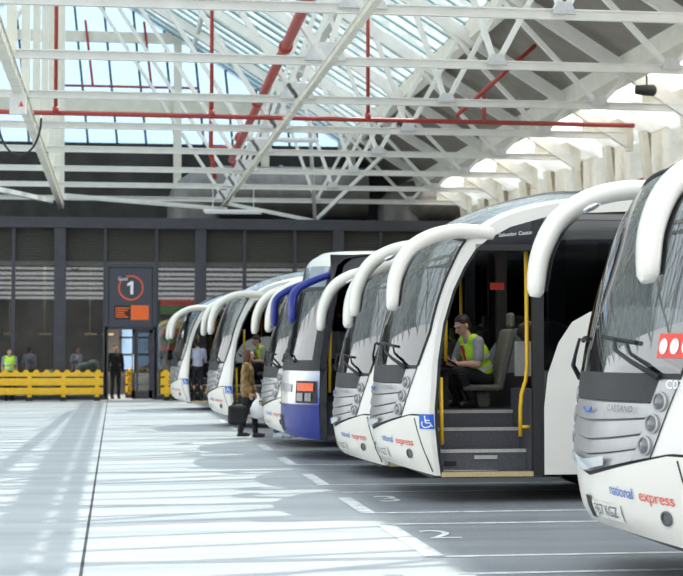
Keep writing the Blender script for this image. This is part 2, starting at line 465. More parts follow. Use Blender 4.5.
    # wipers
    for (pv, el, b0, b1) in (((.33, 1.43), (.80, 1.60), (1.12, 1.70), (.62, 1.66)), ((2.25, 1.40), (1.95, 1.56), (1.65, 1.70), (2.1, 1.68))):
        w = MB(); w.tube([S.at(pv[0], pv[1], .03), S.at(lerp(pv[0], el[0], .5), lerp(pv[1], el[1], .55), .07), S.at(el[0], el[1], .06), S.at((b0[0]+b1[0])/2, (b0[1]+b1[1])/2, .05)], [.022, .018, .014, .012], 8)
        wo = w.build('wiper', M['rubber'], root, smooth=True)
        bl = MB()
        pts = [S.at(lerp(b0[0], b1[0], i/8), lerp(b0[1], b1[1], i/8)+.0, .022) for i in range(9)]
        bl.tube(pts, .016, 6); bl.build('wiper_blade', M['rubber'], wo)
    # number plate
    p0 = MB(); p0.grid(lambda u, v: S.at(1.27-.5*u, .455+.11*v, .012), 8, 2)
    po = p0.build('number_plate', M['plate'], root)
    pb = MB(); pb.grid(lambda u, v: S.at(1.41-.12*u, .44+.15*v, .012), 3, 2); pb.build('plate_recess', M['rubber'], root)
    surf_text(S, 'FJ57 KGZ', .10, 1.02, .51, 'plate_lettering', M['textdark'], po, off=.018)
    surf_text(S, 'national', .108, .74, .66, 'lettering_blue', M['textblue'], root, off=.008, space=.9, skew=-.05)
    surf_text(S, 'express', .108, .37, .645, 'lettering_red', M['textred'], root, off=.008, space=.95, skew=-.05)
    # --- near side
    de = MB()
    hq = [9.0+i*.25 for i in range(14)]
    top = [(INN(q)[0], INN(q)[1]) for q in hq if INN(q)[0] < 1.62]; top.append((1.62, 3.03))
    de.prism(top+[(1.62, 2.74), (1.5, 2.74), (1.0, 2.69)], .012, .03)
    hd = de.build('door_header', M['blackpanel'], root)
    flat_text('Salvador Caetano', .058, lambda a, b_: (1.36+a, .008, 2.86+b_+a*.10), 'header_lettering', M['signwhite'], hd)
    df = MB(); df.box(1.52, 1.64, .0, .08, .29, 3.0)
    fr = [INN(q) for q in [i*.5 for i in range(19)]]
    df.strip([(x, .008, z) for x, z in fr], [(x+.035, .008, z) for x, z in fr]); df.strip([(x+.035, .008, z) for x, z in fr], [(x+.035, .09, z) for x, z in fr])
    df.box(.9, 1.6, .0, .07, 2.68, 2.745)
    df.build('door_frame', M['rubber'], root)
    swx = [1.64, 1.68, 1.80, 1.95, 2.15, 2.6, 3.2, 3.6, 4.0, 4.4, 4.7, 11.6]; swz = [1.02, 1.36, 1.70, 1.92, 2.03, 2.10, 2.06, 1.95, 1.75, 1.45, 1.30, 1.30]
    xs = sorted(set([1.64+i*.05 for i in range(200) if 1.64+i*.05 < 11.6]+swx))
    nl = MB(); A, B = side_polys(xs, wheel_base, lambda x: interp(swx, swz, x))
    nl.strip([(x, 0, z) for x, z in A], [(x, 0, z) for x, z in B]); nl.build('side_panel', M['white'], root)
    nw = MB(); A, B = side_polys(xs, lambda x: interp(swx, swz, x), lambda x: interp([INN(q)[0] for q in qs], [INN(q)[1] for q in qs], x))
    nw.strip([(x, .01, z) for x, z in A], [(x, .01, z) for x, z in B]); nw.build('side_window', M['blackglass'], root)
    # far side
    xf = [.46+i*.08 for i in range(140) if .46+i*.08 < 11.6]+[11.6]
    zin = lambda x: interp([INN(q)[0] for q in qs if q >= 5], [INN(q)[1] for q in qs if q >= 5], x)
    fl_ = MB(); A, B = side_polys(xf, wheel_base, lambda x: 1.35); fl_.strip([(x, 2.5, z) for x, z in A], [(x, 2.5, z) for x, z in B]); fl_.build('side_panel', M['white'], root)
    fg = MB(); A, B = side_polys(xf, lambda x: min(1.35, zin(x)), lambda x: zin(x)); fg.strip([(x, 2.49, z) for x, z in A], [(x, 2.49, z) for x, z in B]); fg.build('side_window', M['sideglass'], root)
    for x in (1.7, 3.2):
        fp = MB(); fp.box(x, x+.12, 2.40, 2.485, 1.3, zin(x)-.02); fp.build('window_pillar', M['rubber'], root)
    # access sign
    sg_ = MB(); 
    def f1(a, b_, off):
        z_ = .79+.155*b_
        if a < .6: return S.at(.10*(1-a/.6)+.002, z_, off)
        return Vector((S.at(.002, z_).x+.052*(a-.6)/.4, -off, z_))
    sg_.grid(lambda u, v: f1(u, v, .006), 10, 2)
    so = sg_.build('access_sign', M['bluesign'], root)
    f0 = lambda a, b_: f1(a, b_, .012)
    wc = MB()
    def seg(p, q, w=.07):
        p = Vector((p[0], p[1])); q = Vector((q[0], q[1])); d = (q-p).normalized(); n2 = Vector((-d.y, d.x))*w/2
        wc.add([f0(*(p+n2)), f0(*(q+n2)), f0(*(q-n2)), f0(*(p-n2))], [(0, 1, 2, 3)])
    c = [(.44+.24*math.cos(a), .34+.24*math.sin(a)) for a in [PI*.75+i*PI*1.35/10 for i in range(11)]]
    for i in range(10): seg(c[i], c[i+1])
    seg((.42, .76), (.46, .42)); seg((.46, .42), (.66, .42)); seg((.66, .42), (.76, .18)); seg((.76, .18), (.84, .22)); seg((.44, .6), (.62, .58)); seg((.38, .84), (.46, .84), .11)
    wc.build('wheelchair_symbol', M['signwhite'], so)
    # --- entrance and cab
    st = MB(); X0, X1 = .53, 1.52
    for (y0, y1, z0, z1) in ((.02, .32, .28, .33), (.32, .62, .30, .55), (.62, .92, .30, .77), (.92, 1.0, .30, .95)): st.box(X0, X1+.1, y0, y1, z0, z1)
    st.box(X1+.0, X1+.12, .08, 1.0, .3, 1.2)
    sto = st.build('entrance_steps', M['stepgrey'], root)
    se = MB()
    for (y, z) in ((.32, .55), (.62, .77), (.92, .95)): se.box(X0, X1, y-.012, y+.03, z-.03, z+.006)
    se.build('step_edge', M['stepedge'], sto)
    s2 = MB(); s2.box(X0, X1, .0, .05, .285, .335); s2.build('step_edge', M['stepyellow'], sto)
    s3 = MB(); s3.box(.95, 1.2, .305, .319, .45, .49); s3.build('step_label', M['stepedge'], sto)
    s4 = MB(); s4.box(.62, .75, .305, .319, .38, .43); s4.build('step_lamp', M['rubber'], sto)
    fo = MB(); fo.box(.30, 4.6, .98, 2.44, .88, .95); fo.box(1.64, 4.6, .05, .98, .88, .95); fo.build('cab_floor', M['floor_in'], root)
    li = MB(); li.grid(lambda u, v: S.P(lerp(-.95, .95, u), lerp(13.4, 14.3, v), -.09) , 10, 6)
    li.box(4.55, 4.6, .05, 2.45, .95, 3.2); li.box(.5, 4.6, 2.42, 2.46, .4, 1.35); li.box(.45, 1.62, .1, 2.44, .27, .31)  # added bulkhead closes off the saloon so the interior stays dark
    li.box(1.64, 4.6, .04, .06, .3, 1.0)
    li.build('interior_lining', M['darklin'], root)
    da = MB(); da.grid(lambda u, v: (lerp(.16+.30*abs(2*u-1)**2, .85, v), .22+2.1*u, 1.36+.14*math.sin(PI*min(1, v*1.2))*(1 if u > .35 else .5)), 16, 6)
    da.box(.62, .86, 1.25, 2.35, .95, 1.42); da.box(.45, .60, .9, 1.25, .95, 1.38)
    da.build('dashboard', M['charcoal'], root, auto=.8)
    swm = MB(); cc = Vector((1.0-.06, 1.85, 1.50)); ax = Vector((.45, 0, .9)).normalized(); a1 = Vector((0, 1, 0)); a2 = ax.cross(a1)
    swm.tube([cc+(a1*math.cos(t)+a2*math.sin(t))*.23 for t in [2*PI*i/24 for i in range(25)]], .016, 8)
    swm.beam(cc-a1*.22, cc+a1*.22, .03, .02); swm.beam(cc, cc+a2*.22, .03, .02); swm.tube([cc, cc-ax*.3], .03, 8)
    swm.build('steering_wheel', M['rubber'], root, smooth=True)
    se_ = MB(); se_.box(1.10, 1.55, 1.58, 2.10, 1.15, 1.22); se_.box(1.28, 1.46, 1.74, 1.96, .95, 1.15)
    bo = [(1.50, 1.18), (1.58, 1.15), (1.74, 1.78), (1.71, 1.88), (1.65, 1.86), (1.56, 1.5)]
    se_.prism(bo, 1.60, 2.08)
    sobj = se_.build('driver_seat', M['seatgrey'], root); bv = sobj.modifiers.new('round', 'BEVEL'); bv.width = .03; bv.segments = 2
    hb = MB(); hb.box(1.69, 1.76, 1.74, 1.94, 1.88, 2.06); ho = hb.build('headrest', M['seatgrey'], sobj); bv = ho.modifiers.new('round', 'BEVEL'); bv.width = .03; bv.segments = 2
    pt = MB(); pt.box(2.0, 2.05, 1.2, 2.42, .95, 1.9); pt.box(1.95, 2.15, .95, 1.05, .95, 2.9); pt.build('cab_partition', M['charcoal'], root)
    cb = MB(); cb.box(1.60, 1.80, 1.00, 1.14, 1.33, 1.72); co = cb.build('ticket_locker', M['stepedge'], root)
    # passenger seats behind the cab
    for (px, py) in ((2.5, 1.45), (2.5, 1.95), (3.4, 1.45), (3.4, 1.95), (2.9, .25), (2.9, .7)):
        q = MB(); q.box(px, px+.48, py, py+.44, 1.28, 1.42); q.prism([(px+.42, 1.35), (px+.55, 1.35), (px+.72, 2.1), (px+.60, 2.14)], py, py+.44)
        qo = q.build('passenger_seat', M['navy_cloth'], root); bv = qo.modifiers.new('round', 'BEVEL'); bv.width = .03; bv.segments = 2
    hr = MB(); hr.tube([(1.49, .16, 2.68), (1.495, .16, 1.45), (1.48, .16, 1.30), (1.435, .16, 1.16), (1.42, .16, 1.0), (1.42, .16, .70)], .022, 10)
    hr.tube([(1.42, .16, .80), (1.54, .16, .80)], .018, 8); hr.build('handrail', M['handrail'], root, smooth=True)
    hr = MB(); hr.tube([(.55, .14, 1.33), (.56, .14, .62)], .022, 10); hr.build('handrail', M['handrail'], root, smooth=True)
    hr = MB(); hr.tube([(.78, 1.0, 2.15), (.78, 1.0, 1.5)], .02, 8); hr.build('handrail', M['handrail'], root, smooth=True)
    nt_ = MB(); nt_.box(1.30, 1.46, 1.04, 1.05, 2.30, 2.38); nt_.build('interior_notice', M['red_sticker'], root)
    # wheels
    for x in (2.75, 8.9):
        wheel(x, .03, .33, .5, root); wheel(x, 2.17, 2.47, .5, root)
    # mirrors
    pts = [(1.08, 2.86), (.72, 2.88), (.40, 2.81), (.15, 2.64), (.015, 2.36), (-.02, 2.04)]
    rad = [.078, .080, .082, .080, .070, .062, .040]
    mirror_arm(root, pts, rad, lambda u: lerp(.06, -.14, u**.8), 'mirror_arm', M['cream'])
    mirror_arm(root, pts, rad, lambda u: lerp(2.44, 2.64, u**.8), 'mirror_arm', M['cream'], True)
    rv = MB(); rv.ell(S.at(1.0, 2.55, -.15), (.05, .14, .07)); rv.build('interior_mirror', M['rubber'], root, smooth=True)
    return root

def lower(root, dz):
    """coach kneeling on its suspension: body down, wheels stay on the ground"""
    root.location.z -= dz
    for c in kids(root):
        if c.name.split('.')[0] == 'wheel': c.location.z = dz
    return root

coach = make_levante('white coach with open door and driver in lime vest sitting inside', (2.88, 17.0, 0))
bA = dup(coach, (3.31, 10.0, 0), 'nearest white coach cut by the frame, with fleet number and red sticker behind windscreen')
bC = dup(coach, (2.91, 20.5, 0), 'white coach parked between the open-door driver coach and the blue coach'); lower(bC, .13)
bE = dup(coach, (2.55, 27.4, 0), 'white coach mostly hidden behind the blue coach, beside the woman with bags'); lower(bE, .10)
bF = dup(coach, (1.99, 34.5, 0), 'white coach standing just behind the woman in the tan jacket'); lower(bF, .06)
bH = dup(coach, (1.53, 45.0, 0), 'farthest white coach with a man in lavender shirt boarding at its door'); lower(bH, .07)
# fleet number and sticker on the nearest coach
surf_text(LEV, 'C032', .08, .165, 1.385, 'fleet_number', M['signwhite'], bA, off=.045)
stk = MB(); stk.grid(lambda u, v: LEV.at(.40-.30*u, 1.56+.16*v, .006), 6, 2); so_ = stk.build('windscreen_sticker', M['red_sticker'], bA)
for yy in (.345, .25, .155):
    e_ = MB(); e_.add([LEV.at(yy+.036*math.cos(t), 1.635+.052*math.sin(t), .012) for t in [2*PI*i/14 for i in range(14)]], [tuple(range(14))]); e_.build('sticker_oval', M['signwhite'], so_)

# ------------------------------------------------------------------ blue coach
DC = [(.06, .34), (.01, .5), (0, .8), (.03, 1.32), (.06, 1.5), (.19, 2.1), (.33, 2.68), (.40, 2.92), (.55, 3.07), (.9, 3.15), (3, 3.2), (11.4, 3.2)]
DE = [(.47, .30), (.44, .5), (.43, .8), (.44, 1.32), (.45, 1.5), (.54, 2.1), (.64, 2.66), (.70, 2.88), (.82, 3.0), (1.1, 3.05), (3, 3.10), (11.4, 3.10)]
DS = Skin(DC, DE)
def make_blue(loc):
    root = thing('coach', 'blue and white coach with blue mirror arms and orange indicator lamp', 'coach', loc)
    S = DS; z = S.sz
    b = MB(); S.patch(b, -1, 1, 6.9, 11, 24, 40); b.box(11.36, 11.4, 0, 2.5, .38, 3.1)
    b.build('roof_shell', M['white'], root, auto=.7)
    bp = MB(); S.patch(bp, -1, 1, 0, z(.80), 40, 10); S.patch(bp, -1, 1, z(.80), z(.82), 40, 1, .02)
    bp.grid(lambda u, v: (lerp(S.raw(2*u-1, 0), Vector((1.2, 2.5*u, .33)), v)), 40, 1)
    bo = bp.build('front_bumper', M['busblue'], root, auto=.8)
    gp = MB()
    for k in range(3): gp.grid(lambda u, v, k=k: S.at(1.75-.28*k-.16*u, .40+.24*v, .008), 3, 2)
    gp.build('bumper_vent', M['rubber'], bo)
    # nose panel: pale shading into blue at the near corner
    m = bpy.data.materials.new('white_to_blue_paint'); m.use_nodes = True; nt = m.node_tree; bs = nt.nodes['Principled BSDF']
    tc = nt.nodes.new('ShaderNodeTexCoord'); sp = nt.nodes.new('ShaderNodeSeparateXYZ'); rp = nt.nodes.new('ShaderNodeValToRGB')
    ad = nt.nodes.new('ShaderNodeMath'); ad.operation = 'MULTIPLY_ADD'; ad.inputs[1].default_value = .9
    nt.links.new(tc.outputs['Object'], sp.inputs[0]); nt.links.new(sp.outputs['Z'], ad.inputs[0]); nt.links.new(sp.outputs['Y'], ad.inputs[2])
    mr = nt.nodes.new('ShaderNodeMapRange'); mr.inputs['From Min'].default_value = .75; mr.inputs['From Max'].default_value = 1.55
    nt.links.new(ad.outputs[0], mr.inputs['Value']); nt.links.new(mr.outputs[0], rp.inputs['Fac']); nt.links.new(rp.outputs['Color'], bs.inputs['Base Color'])
    rp.color_ramp.elements[0].color = (.03, .09, .45, 1); rp.color_ramp.elements[1].color = (.78, .78, .75, 1); rp.color_ramp.elements[0].position = .05; rp.color_ramp.elements[1].position = .85
    bs.inputs['Roughness'].default_value = .22; bs.inputs['Coat Weight'].default_value = .5
    npn = MB(); S.patch(npn, -1, 1, z(.82), z(1.32), 40, 8); npn.build('nose_panel', m, root, auto=.8)
    bb = MB(); S.patch(bb, -1, 1, z(1.32), z(1.48), 40, 3, .004); bb.build('wiper_panel', M['charcoal'], root, auto=.8)
    for sg in (-1, 1):
        hl = MB(); S.patch(hl, sg*.62, sg*.985, z(.84), z(1.17), 8, 4, .012); ho = hl.build('headlamp_cluster', M['rubber'], root, auto=.8)
        og = MB(); S.patch(og, sg*.66, sg*.95, z(1.02), z(1.14), 8, 3, .024); og.build('indicator_lamp', M['orange'], ho, auto=.8)
        wh = MB(); S.patch(wh, sg*.66, sg*.78, z(.87), z(.99), 3, 3, .024); S.patch(wh, sg*.82, sg*.92, z(.87), z(.99), 3, 3, .024); wh.build('headlamp', M['lampdark'], ho, auto=.8)
    gl = MB()
    S.patch(gl, -.50, .50, z(1.0), z(1.12), 20, 3, .014); gl.build('nose_grille', M['silver'], root)
    ws = MB(); S.patch(ws, -.9, .9, z(1.48), z(2.55), 36, 12); ws.build('windscreen', M['wind'], root, smooth=True)
    dh = MB(); S.patch(dh, -.9, .9, z(2.55), 6.9, 30, 6, .0); dh.build('destination_window', M['dome'], root, smooth=True)
    pl = MB()
    for sg in (-1, 1):
        S.patch(pl, sg*.9, sg*1, z(1.48), 6.9, 3, 14, .002)
    for t in (0,): S.patch(pl, t-.012, t+.012, z(1.48), z(2.55), 1, 10, .004)
    S.patch(pl, -.9, .9, z(2.52), z(2.58), 20, 1, .006)
    pl.build('windscreen_frame', M['rubber'], root)
    cd = MB(); cd.grid(lambda u, v: S.at(1.35-.6*u, 1.58+.26*v, -.10), 4, 2); cd.build('windscreen_card', M['pale_blue'], root)
    for y in (0, 2.5):
        sd = MB(); yi = .02 if y == 0 else 2.48
        xs = [.5+i*.1 for i in range(110) if .5+i*.1 < 11.4]+[11.4]
        q = [z(.30)+i*.25 for i in range(48) if z(.3)+i*.25 <= 11]
        lo = [(1.6 if y == 0 else .46)]+[x for x in xs if x > (1.6 if y == 0 else .46)]
        sd.strip([(x, y, wheel_base(x)) for x in lo], [(x, y, 1.3) for x in lo]); sd.build('side_panel', M['busblue'], root)
        zt = lambda x: interp([.45, .54, .64, .70, .82, 1.1, 3, 11.4], [1.5, 2.1, 2.66, 2.88, 2.98, 3.03, 3.08, 3.08], x)
        sw = MB(); sw.strip([(x, yi, 1.3 if x > 1.6 or y > 1 else zt(x)-.3) for x in lo], [(x, yi, zt(x)) for x in lo]); sw.build('side_window', M['blackglass'], root)
        if y == 0:
            fr = MB(); pf = [(.45, .3), (.44, .8), (.45, 1.5), (.54, 2.1), (.64, 2.66), (.70, 2.88), (.82, 2.98), (1.1, 3.03), (1.6, 3.05)]
            fr.strip([(a, 0, c) for a, c in pf], [(a+.10, 0, c) for a, c in pf]); fr.box(.6, 1.62, 0, .05, 2.62, 3.04); fr.box(1.55, 1.66, 0, .06, .3, 3.0)
            fr.build('door_frame', M['blackpanel'], root)
    st = MB()
    for (y0, y1, z1) in ((.05, .35, .36), (.35, .65, .6), (.65, 1.0, .85)): st.box(.5, 1.6, y0, y1, .28, z1)
    st.build('entrance_steps', M['stepgrey'], root)
    li = MB(); li.box(.4, 4.5, .95, 2.45, .8, .9); li.box(4.5, 4.55, .05, 2.45, .8, 3.0); li.box(.5, 4.5, 2.42, 2.46, .4, 1.3); li.box(.8, 4.5, .05, 2.45, 2.98, 3.0); li.build('interior_lining', M['darklin'], root)
    da = MB(); da.grid(lambda u, v: (lerp(.14+.32*abs(2*u-1)**2, .85, v), .15+2.2*u, 1.42+.08*math.sin(PI*v)), 14, 5); da.build('dashboard', M['charcoal'], root, auto=.8)
    hr = MB(); hr.tube([(.62, .12, 2.5), (.60, .12, 1.0)], .022, 8); hr.build('handrail', M['handrail'], root, smooth=True)
    for x in (2.75, 8.9):
        wheel(x, .03, .33, .5, root); wheel(x, 2.17, 2.47, .5, root)
    pts = [(.60, 2.74), (.42, 2.68), (.20, 2.58), (.06, 2.47), (.02, 2.32), (.02, 2.03)]
    rad = [.05, .055, .06, .065, .065, .06, .045]
    mirror_arm(root, pts, rad, lambda u: lerp(.10, -.12, u), 'mirror_arm', M['busblue'])
    mirror_arm(root, pts, rad, lambda u: lerp(2.40, 2.62, u), 'mirror_arm', M['busblue'])
    for (p_, q_) in (((.55, 1.45), (1.15, 1.62)), ((1.75, 1.45), (2.15, 1.62))):
        w = MB(); w.tube([S.at(p_[0], p_[1], .03), S.at(lerp(p_[0], q_[0], .5), lerp(p_[1], q_[1], .6), .06), S.at(q_[0], q_[1], .03)], [.02, .016, .012], 8); w.build('wiper', M['rubber'], root)
    return root
bD = make_blue((2.55, 24.0, 0))

# ------------------------------------------------------------------ people
def baked(mb, name, m, voxel, smooth=4, parent=None):
    me = mb.mesh(name, m); o = bpy.data.objects.new(name, me); COL.objects.link(o)
    r = o.modifiers.new('join', 'REMESH'); r.mode = 'VOXEL'; r.voxel_size = voxel; r.use_smooth_shade = True
    s = o.modifiers.new('soft', 'SMOOTH'); s.factor = .5; s.iterations = smooth
    dg = bpy.context.evaluated_depsgraph_get()
    me2 = bpy.data.meshes.new_from_object(o.evaluated_get(dg)); me2.name = name
    me2.materials.clear(); me2.materials.append(m)
    me2.polygons.foreach_set('use_smooth', [True]*len(me2.polygons))
    o.modifiers.clear(); o.data = me2; bpy.data.meshes.remove(me); o.parent = parent
    return o

STAND = dict(pelvis=(0, 0, .96), chest=(0, .0, 1.27), neck=(0, .01, 1.47), head=(0, -.02, 1.625),
             sh=[(.185, .01, 1.42), (-.185, .01, 1.42)], el=[(.235, .03, 1.13), (-.235, .03, 1.13)], wr=[(.24, -.04, .88), (-.24, -.04, .88)],
             hip=[(.09, 0, .94), (-.09, 0, .94)], kn=[(.10, -.02, .50), (-.10, -.02, .50)], an=[(.11, .02, .085), (-.11, .02, .085)], hand=None)

def hand(mb, wr, d, side, curl=.5, thumb=(0, -1, 0)):
    """palm, four fingers of unequal length with a bend, thumb leaving the side of the palm"""
    d = Vector(d).normalized(); th = Vector(thumb); th = (th-d*th.dot(d)).normalized(); n = d.cross(th)*side
    wr = Vector(wr); pc = wr+d*.05
    R = Matrix((th, n, d)).transposed()
    mb.ell(pc, (.040, .017, .052), rot=R); mb.cone(wr, pc, .026, .024, 10)
    for i, L in enumerate((.072, .080, .075, .058)):
        b = wr+d*.092+th*(.028-.0187*i)
        d1 = (d*math.cos(curl*.6)+n*math.sin(curl*.6)); d2 = (d*math.cos(curl*1.7)+n*math.sin(curl*1.7))
        m_ = b+d1*L*.5; e = m_+d2*L*.5
        mb.cone(b-d*.02, m_, .0098, .0092, 8); mb.cone(m_, e, .0092, .0080, 8)
    b = wr+d*.035+th*.034; m_ = b+(d*.6+th*.8).normalized()*.036; e = m_+(d*.92+th*.25+n*.3).normalized()*.032
    mb.cone(b, m_, .012, .0105, 8); mb.cone(m_, e, .0105, .009, 8)

def head(mb, c, face, up=Vector((0, 0, 1)), k=1.0):
    f = Vector(face).normalized(); up = Vector(up); up = (up-f*up.dot(f)).normalized(); r = f.cross(up)
    R = Matrix((r, -f, up)).transposed(); c = Vector(c)
    at = lambda a, b, z_: c+r*a*k-(-f)*b*k+up*z_*k
    mb.ell(at(0, -.012, .025), (.076*k, .094*k, .092*k), rot=R)      # cranium
    mb.ell(at(0, .018, -.035), (.062*k, .074*k, .078*k), rot=R)      # face
    mb.ell(at(0, .040, -.088), (.040*k, .042*k, .030*k), rot=R)      # chin
    mb.cone(at(0, .088, .012), at(0, .112, -.032), .010*k, .016*k, 8)  # nose
    mb.ell(at(0, .083, .030), (.056*k, .016*k, .012*k), rot=R)       # brow
    mb.ell(at(0, .084, -.064), (.026*k, .014*k, .012*k), rot=R)      # lips
    for s in (-1, 1): mb.ell(at(.076*s, -.008, -.006), (.012*k, .022*k, .034*k), rot=R)
    return at, R

def person(label, loc, rz, J=None, H=1.75, shirt='shirtgrey', sleeve='short', pants='black_cloth', shoes='shoe', hair='hairdark', hairlen=0, vest=False, skin='skin', face=(0, -1, 0), lanyard=False, voxel=.011, jacket_hem=None, palm=(0, -1, 0), boots=False, group=None, hdir=None):
    root = thing('person', label, 'person', loc, rz, group); root.scale = (H/1.75,)*3
    j = dict(STAND); j.update(J or {})
    V = Vector
    b = MB()
    pel, ch, nk, hd = V(j['pelvis']), V(j['chest']), V(j['neck']), V(j['head'])
    ax = (nk-pel).normalized(); fw = V((0, -1, 0)); rt = V((1, 0, 0)); fw = rt.cross(ax)*-1
    if fw.y > 0: fw = -fw
    Rt = Matrix((rt, -fw, ax)).transposed()
    b.ell(pel, (.155, .115, .13), rot=Rt); b.ell(lerp(pel, ch, .45), (.135, .10, .15), rot=Rt); b.ell(ch, (.165, .115, .20), rot=Rt)
    b.cone(V(j['sh'][0]), V(j['sh'][1]), .06, .06); b.cone(lerp(ch, nk, .75), nk+(hd-nk)*.35, .062, .052)
    for i in (0, 1):
        s, e, w = V(j['sh'][i]), V(j['el'][i]), V(j['wr'][i])
        b.cone(s, e, .052, .040); b.cone(e, w, .042, .027); b.cone(lerp(e, w, .25), lerp(e, w, .4), .043, .041)
        d = V(hdir[i]) if hdir else (w-e)
        hand(b, w, d, 1 if i == 0 else -1, .7, palm)
        h, k, a = V(j['hip'][i]), V(j['kn'][i]), V(j['an'][i])
        b.cone(h, k, .085, .056); b.cone(k, a, .056, .036); back = V((0, .02, 0)); b.cone(lerp(k, a, .2)+back, lerp(k, a, .45)+back*.7, .054, .05)
        b.ell(a+V((0, -.065, -.045)), (.042, .125, .034))
    at, R = head(b, hd, face)
    body = baked(b, 'body', M[skin], voxel, 3, root)
    # face details and hair
    ey = MB()
    for s in (-1, 1): ey.ell(at(.030*s, .080, .008), (.011, .008, .008), 8, 6)
    ey.build('eyes', M['eye'], root, smooth=True)
    mo = MB(); mo.ell(at(0, .094, -.064), (.022, .006, .005), 8, 6, rot=R); mo.build('mouth', M['lip'], root, smooth=True)
    hm = MB(); hm.ell(at(0, -.026, .042), (.085, .098, .088), rot=R); hm.ell(at(0, .012, .088), (.064, .050, .032), rot=R); hm.ell(at(0, -.055, -.02), (.074, .06, .075), rot=R)
    if hairlen:
        hm.ell(at(0, -.05, -.04), (.092, .075, .12), rot=R)
        for s in (-1, 1): hm.ell(at(.072*s, -.005, -.04), (.024, .06, .11), rot=R)
    baked(hm, 'hair', M[hair], .01, 3, root)
    # shirt
    t = MB(); k = .016
    t.ell(pel+ax*.06, (.155+k, .12+k, .12), rot=Rt); t.ell(lerp(pel, ch, .45), (.14+k, .108+k, .16), rot=Rt); t.ell(ch, (.168+k, .118+k, .205), rot=Rt)
    t.cone(V(j['sh'][0]), V(j['sh'][1]), .068, .068); t.cone(lerp(ch, nk, .6), lerp(ch, nk, .92), .08, .068)
    for i in (0, 1):
        s, e, w = V(j['sh'][i]), V(j['el'][i]), V(j['wr'][i])
        if sleeve == 'short': t.cone(s, lerp(s, e, .75), .070, .062)
        else: t.cone(s, e, .070, .058); t.cone(e, lerp(e, w, .93), .058, .044)
    if jacket_hem:
        t.ell(pel-ax*.02, (.185, .145, .16), rot=Rt); t.ell(lerp(pel, ch, .5), (.172, .14, .2), rot=Rt)
        for i in (0, 1): t.cone(V(j['hip'][i])+V((0, 0, .02)), lerp(V(j['hip'][i]), V(j['kn'][i]), .22), .10, .102)
    baked(t, 'jacket' if jacket_hem else 'shirt', M[shirt], .013, 3, root)
    p = MB(); p.ell(pel+ax*-.01, (.165, .128, .135), rot=Rt)
    for i in (0, 1):
        h, kn, a = V(j['hip'][i]), V(j['kn'][i]), V(j['an'][i])
        p.cone(h, kn, .098, .070); p.cone(kn, lerp(kn, a, .93), .070, .058)
    baked(p, 'trousers', M[pants], .013, 3, root)
    for i in (0, 1):
        a = V(j['an'][i]); sm = MB(); sm.ell(a+V((0, -.07, -.042)), (.050, .140, .043)); sm.cone(a+V((0, .0, -.03)), a+V((0, .005, .02 if not boots else .12)), .048, .05)
        sm.box(a.x-.04, a.x+.04, a.y-.185, a.y+.06, a.z-.085, a.z-.06)
        baked(sm, 'shoe', M[shoes], .012, 2, root)
    if vest:
        v = MB(); k = .032
        v.ell(pel+ax*.10, (.158+k, .12+k, .13), rot=Rt); v.ell(lerp(pel, ch, .45), (.148+k, .112+k, .16), rot=Rt); v.ell(ch, (.172+k, .122+k, .20), rot=Rt)
        for i in (0, 1): v.cone(lerp(nk, V(j['sh'][i]), .55), lerp(ch, V(j['sh'][i]), .7), .075, .075)
        vo = baked(v, 'hivis_vest', M['hivis'], .013, 3, root)
        bd = MB()
        for f_, rx, ry in ((.30, .188, .151), (.62, .199, .158)):
            c = lerp(pel, ch, f_*1.4)
            ring = lambda h_: [c+ax*h_+rt*rx*math.cos(q)+fw*ry*math.sin(q) for q in [2*PI*i/32 for i in range(33)]]
            bd.strip(ring(-.025), ring(.025))
        bd.build('reflective_band', M['reflect'], vo, smooth=True)
    if lanyard:
        c = ch+fw*.155; ln = MB(); ln.beam(c+ax*.16+fw*-.02, c-ax*.20, .055, .012, up=fw); ln.build('lanyard', M['tie'], root)
    return root

drvJ = dict(pelvis=(0, 0, 0), chest=(0, -.10, .29), neck=(0, -.20, .485), head=(0, -.275, .625),
            sh=[(.185, -.16, .43), (-.185, -.16, .43)], el=[(.25, -.20, .17), (-.24, -.25, .18)], wr=[(.10, -.38, .17), (-.06, -.40, .19)],
            hip=[(.09, 0, 0), (-.09, 0, 0)], kn=[(.13, -.41, .08), (-.15, -.42, .10)], an=[(.12, -.20, -.255), (-.12, -.25, -.255)])
driver = person('driver in lime vest over grey shirt seated at the open coach door', (4.27, 18.85, 1.295), -PI/2+.30, drvJ, 1.72, 'shirtgrey', 'short', 'black_cloth', vest=True, skin='skin_red', face=(.12, -.80, -.42), lanyard=True, voxel=.008, palm=(0, 0, 1), hdir=[(-.55, -.8, .1), (.5, -.8, .05)])
dup(driver, (3.35, 36.35, 1.235), 'driver in lime vest inside the white coach behind the woman')
woman = person('woman with auburn hair, tan jacket and black trousers carrying bags', (2.46, 30.7, 0), PI/2-.25,
    dict(wr=[(.22, -.13, .90), (-.22, -.10, .89)], el=[(.24, .02, 1.13), (-.24, .02, 1.13)], an=[(.10, -.14, .09), (-.10, .13, .11)], kn=[(.10, -.12, .50), (-.10, .02, .51)]),
    1.66, 'jacket', 'long', 'black_cloth', hair='hairred', hairlen=1, jacket_hem=True, voxel=.009, boots=True, hdir=[(0, -.1, -1), (0, -.1, -1)])
man = person('man in lavender shirt boarding the farthest white coach', (2.24, 45.15, .26), PI+.35,
    dict(el=[(.25, -.05, 1.16), (-.25, -.02, 1.14)], wr=[(.20, -.27, 1.10), (-.19, -.24, 1.05)], kn=[(.10, -.06, .5), (-.10, -.0, .5)]),
    1.70, 'shirtblue', 'short', 'black_cloth', shoes='shoe')
worker = person('worker in lime vest standing behind the long yellow barrier', (-3.45, 55.2, 0), .25, dict(), 1.72, 'shirtgrey', 'short', 'navy_cloth', vest=True)
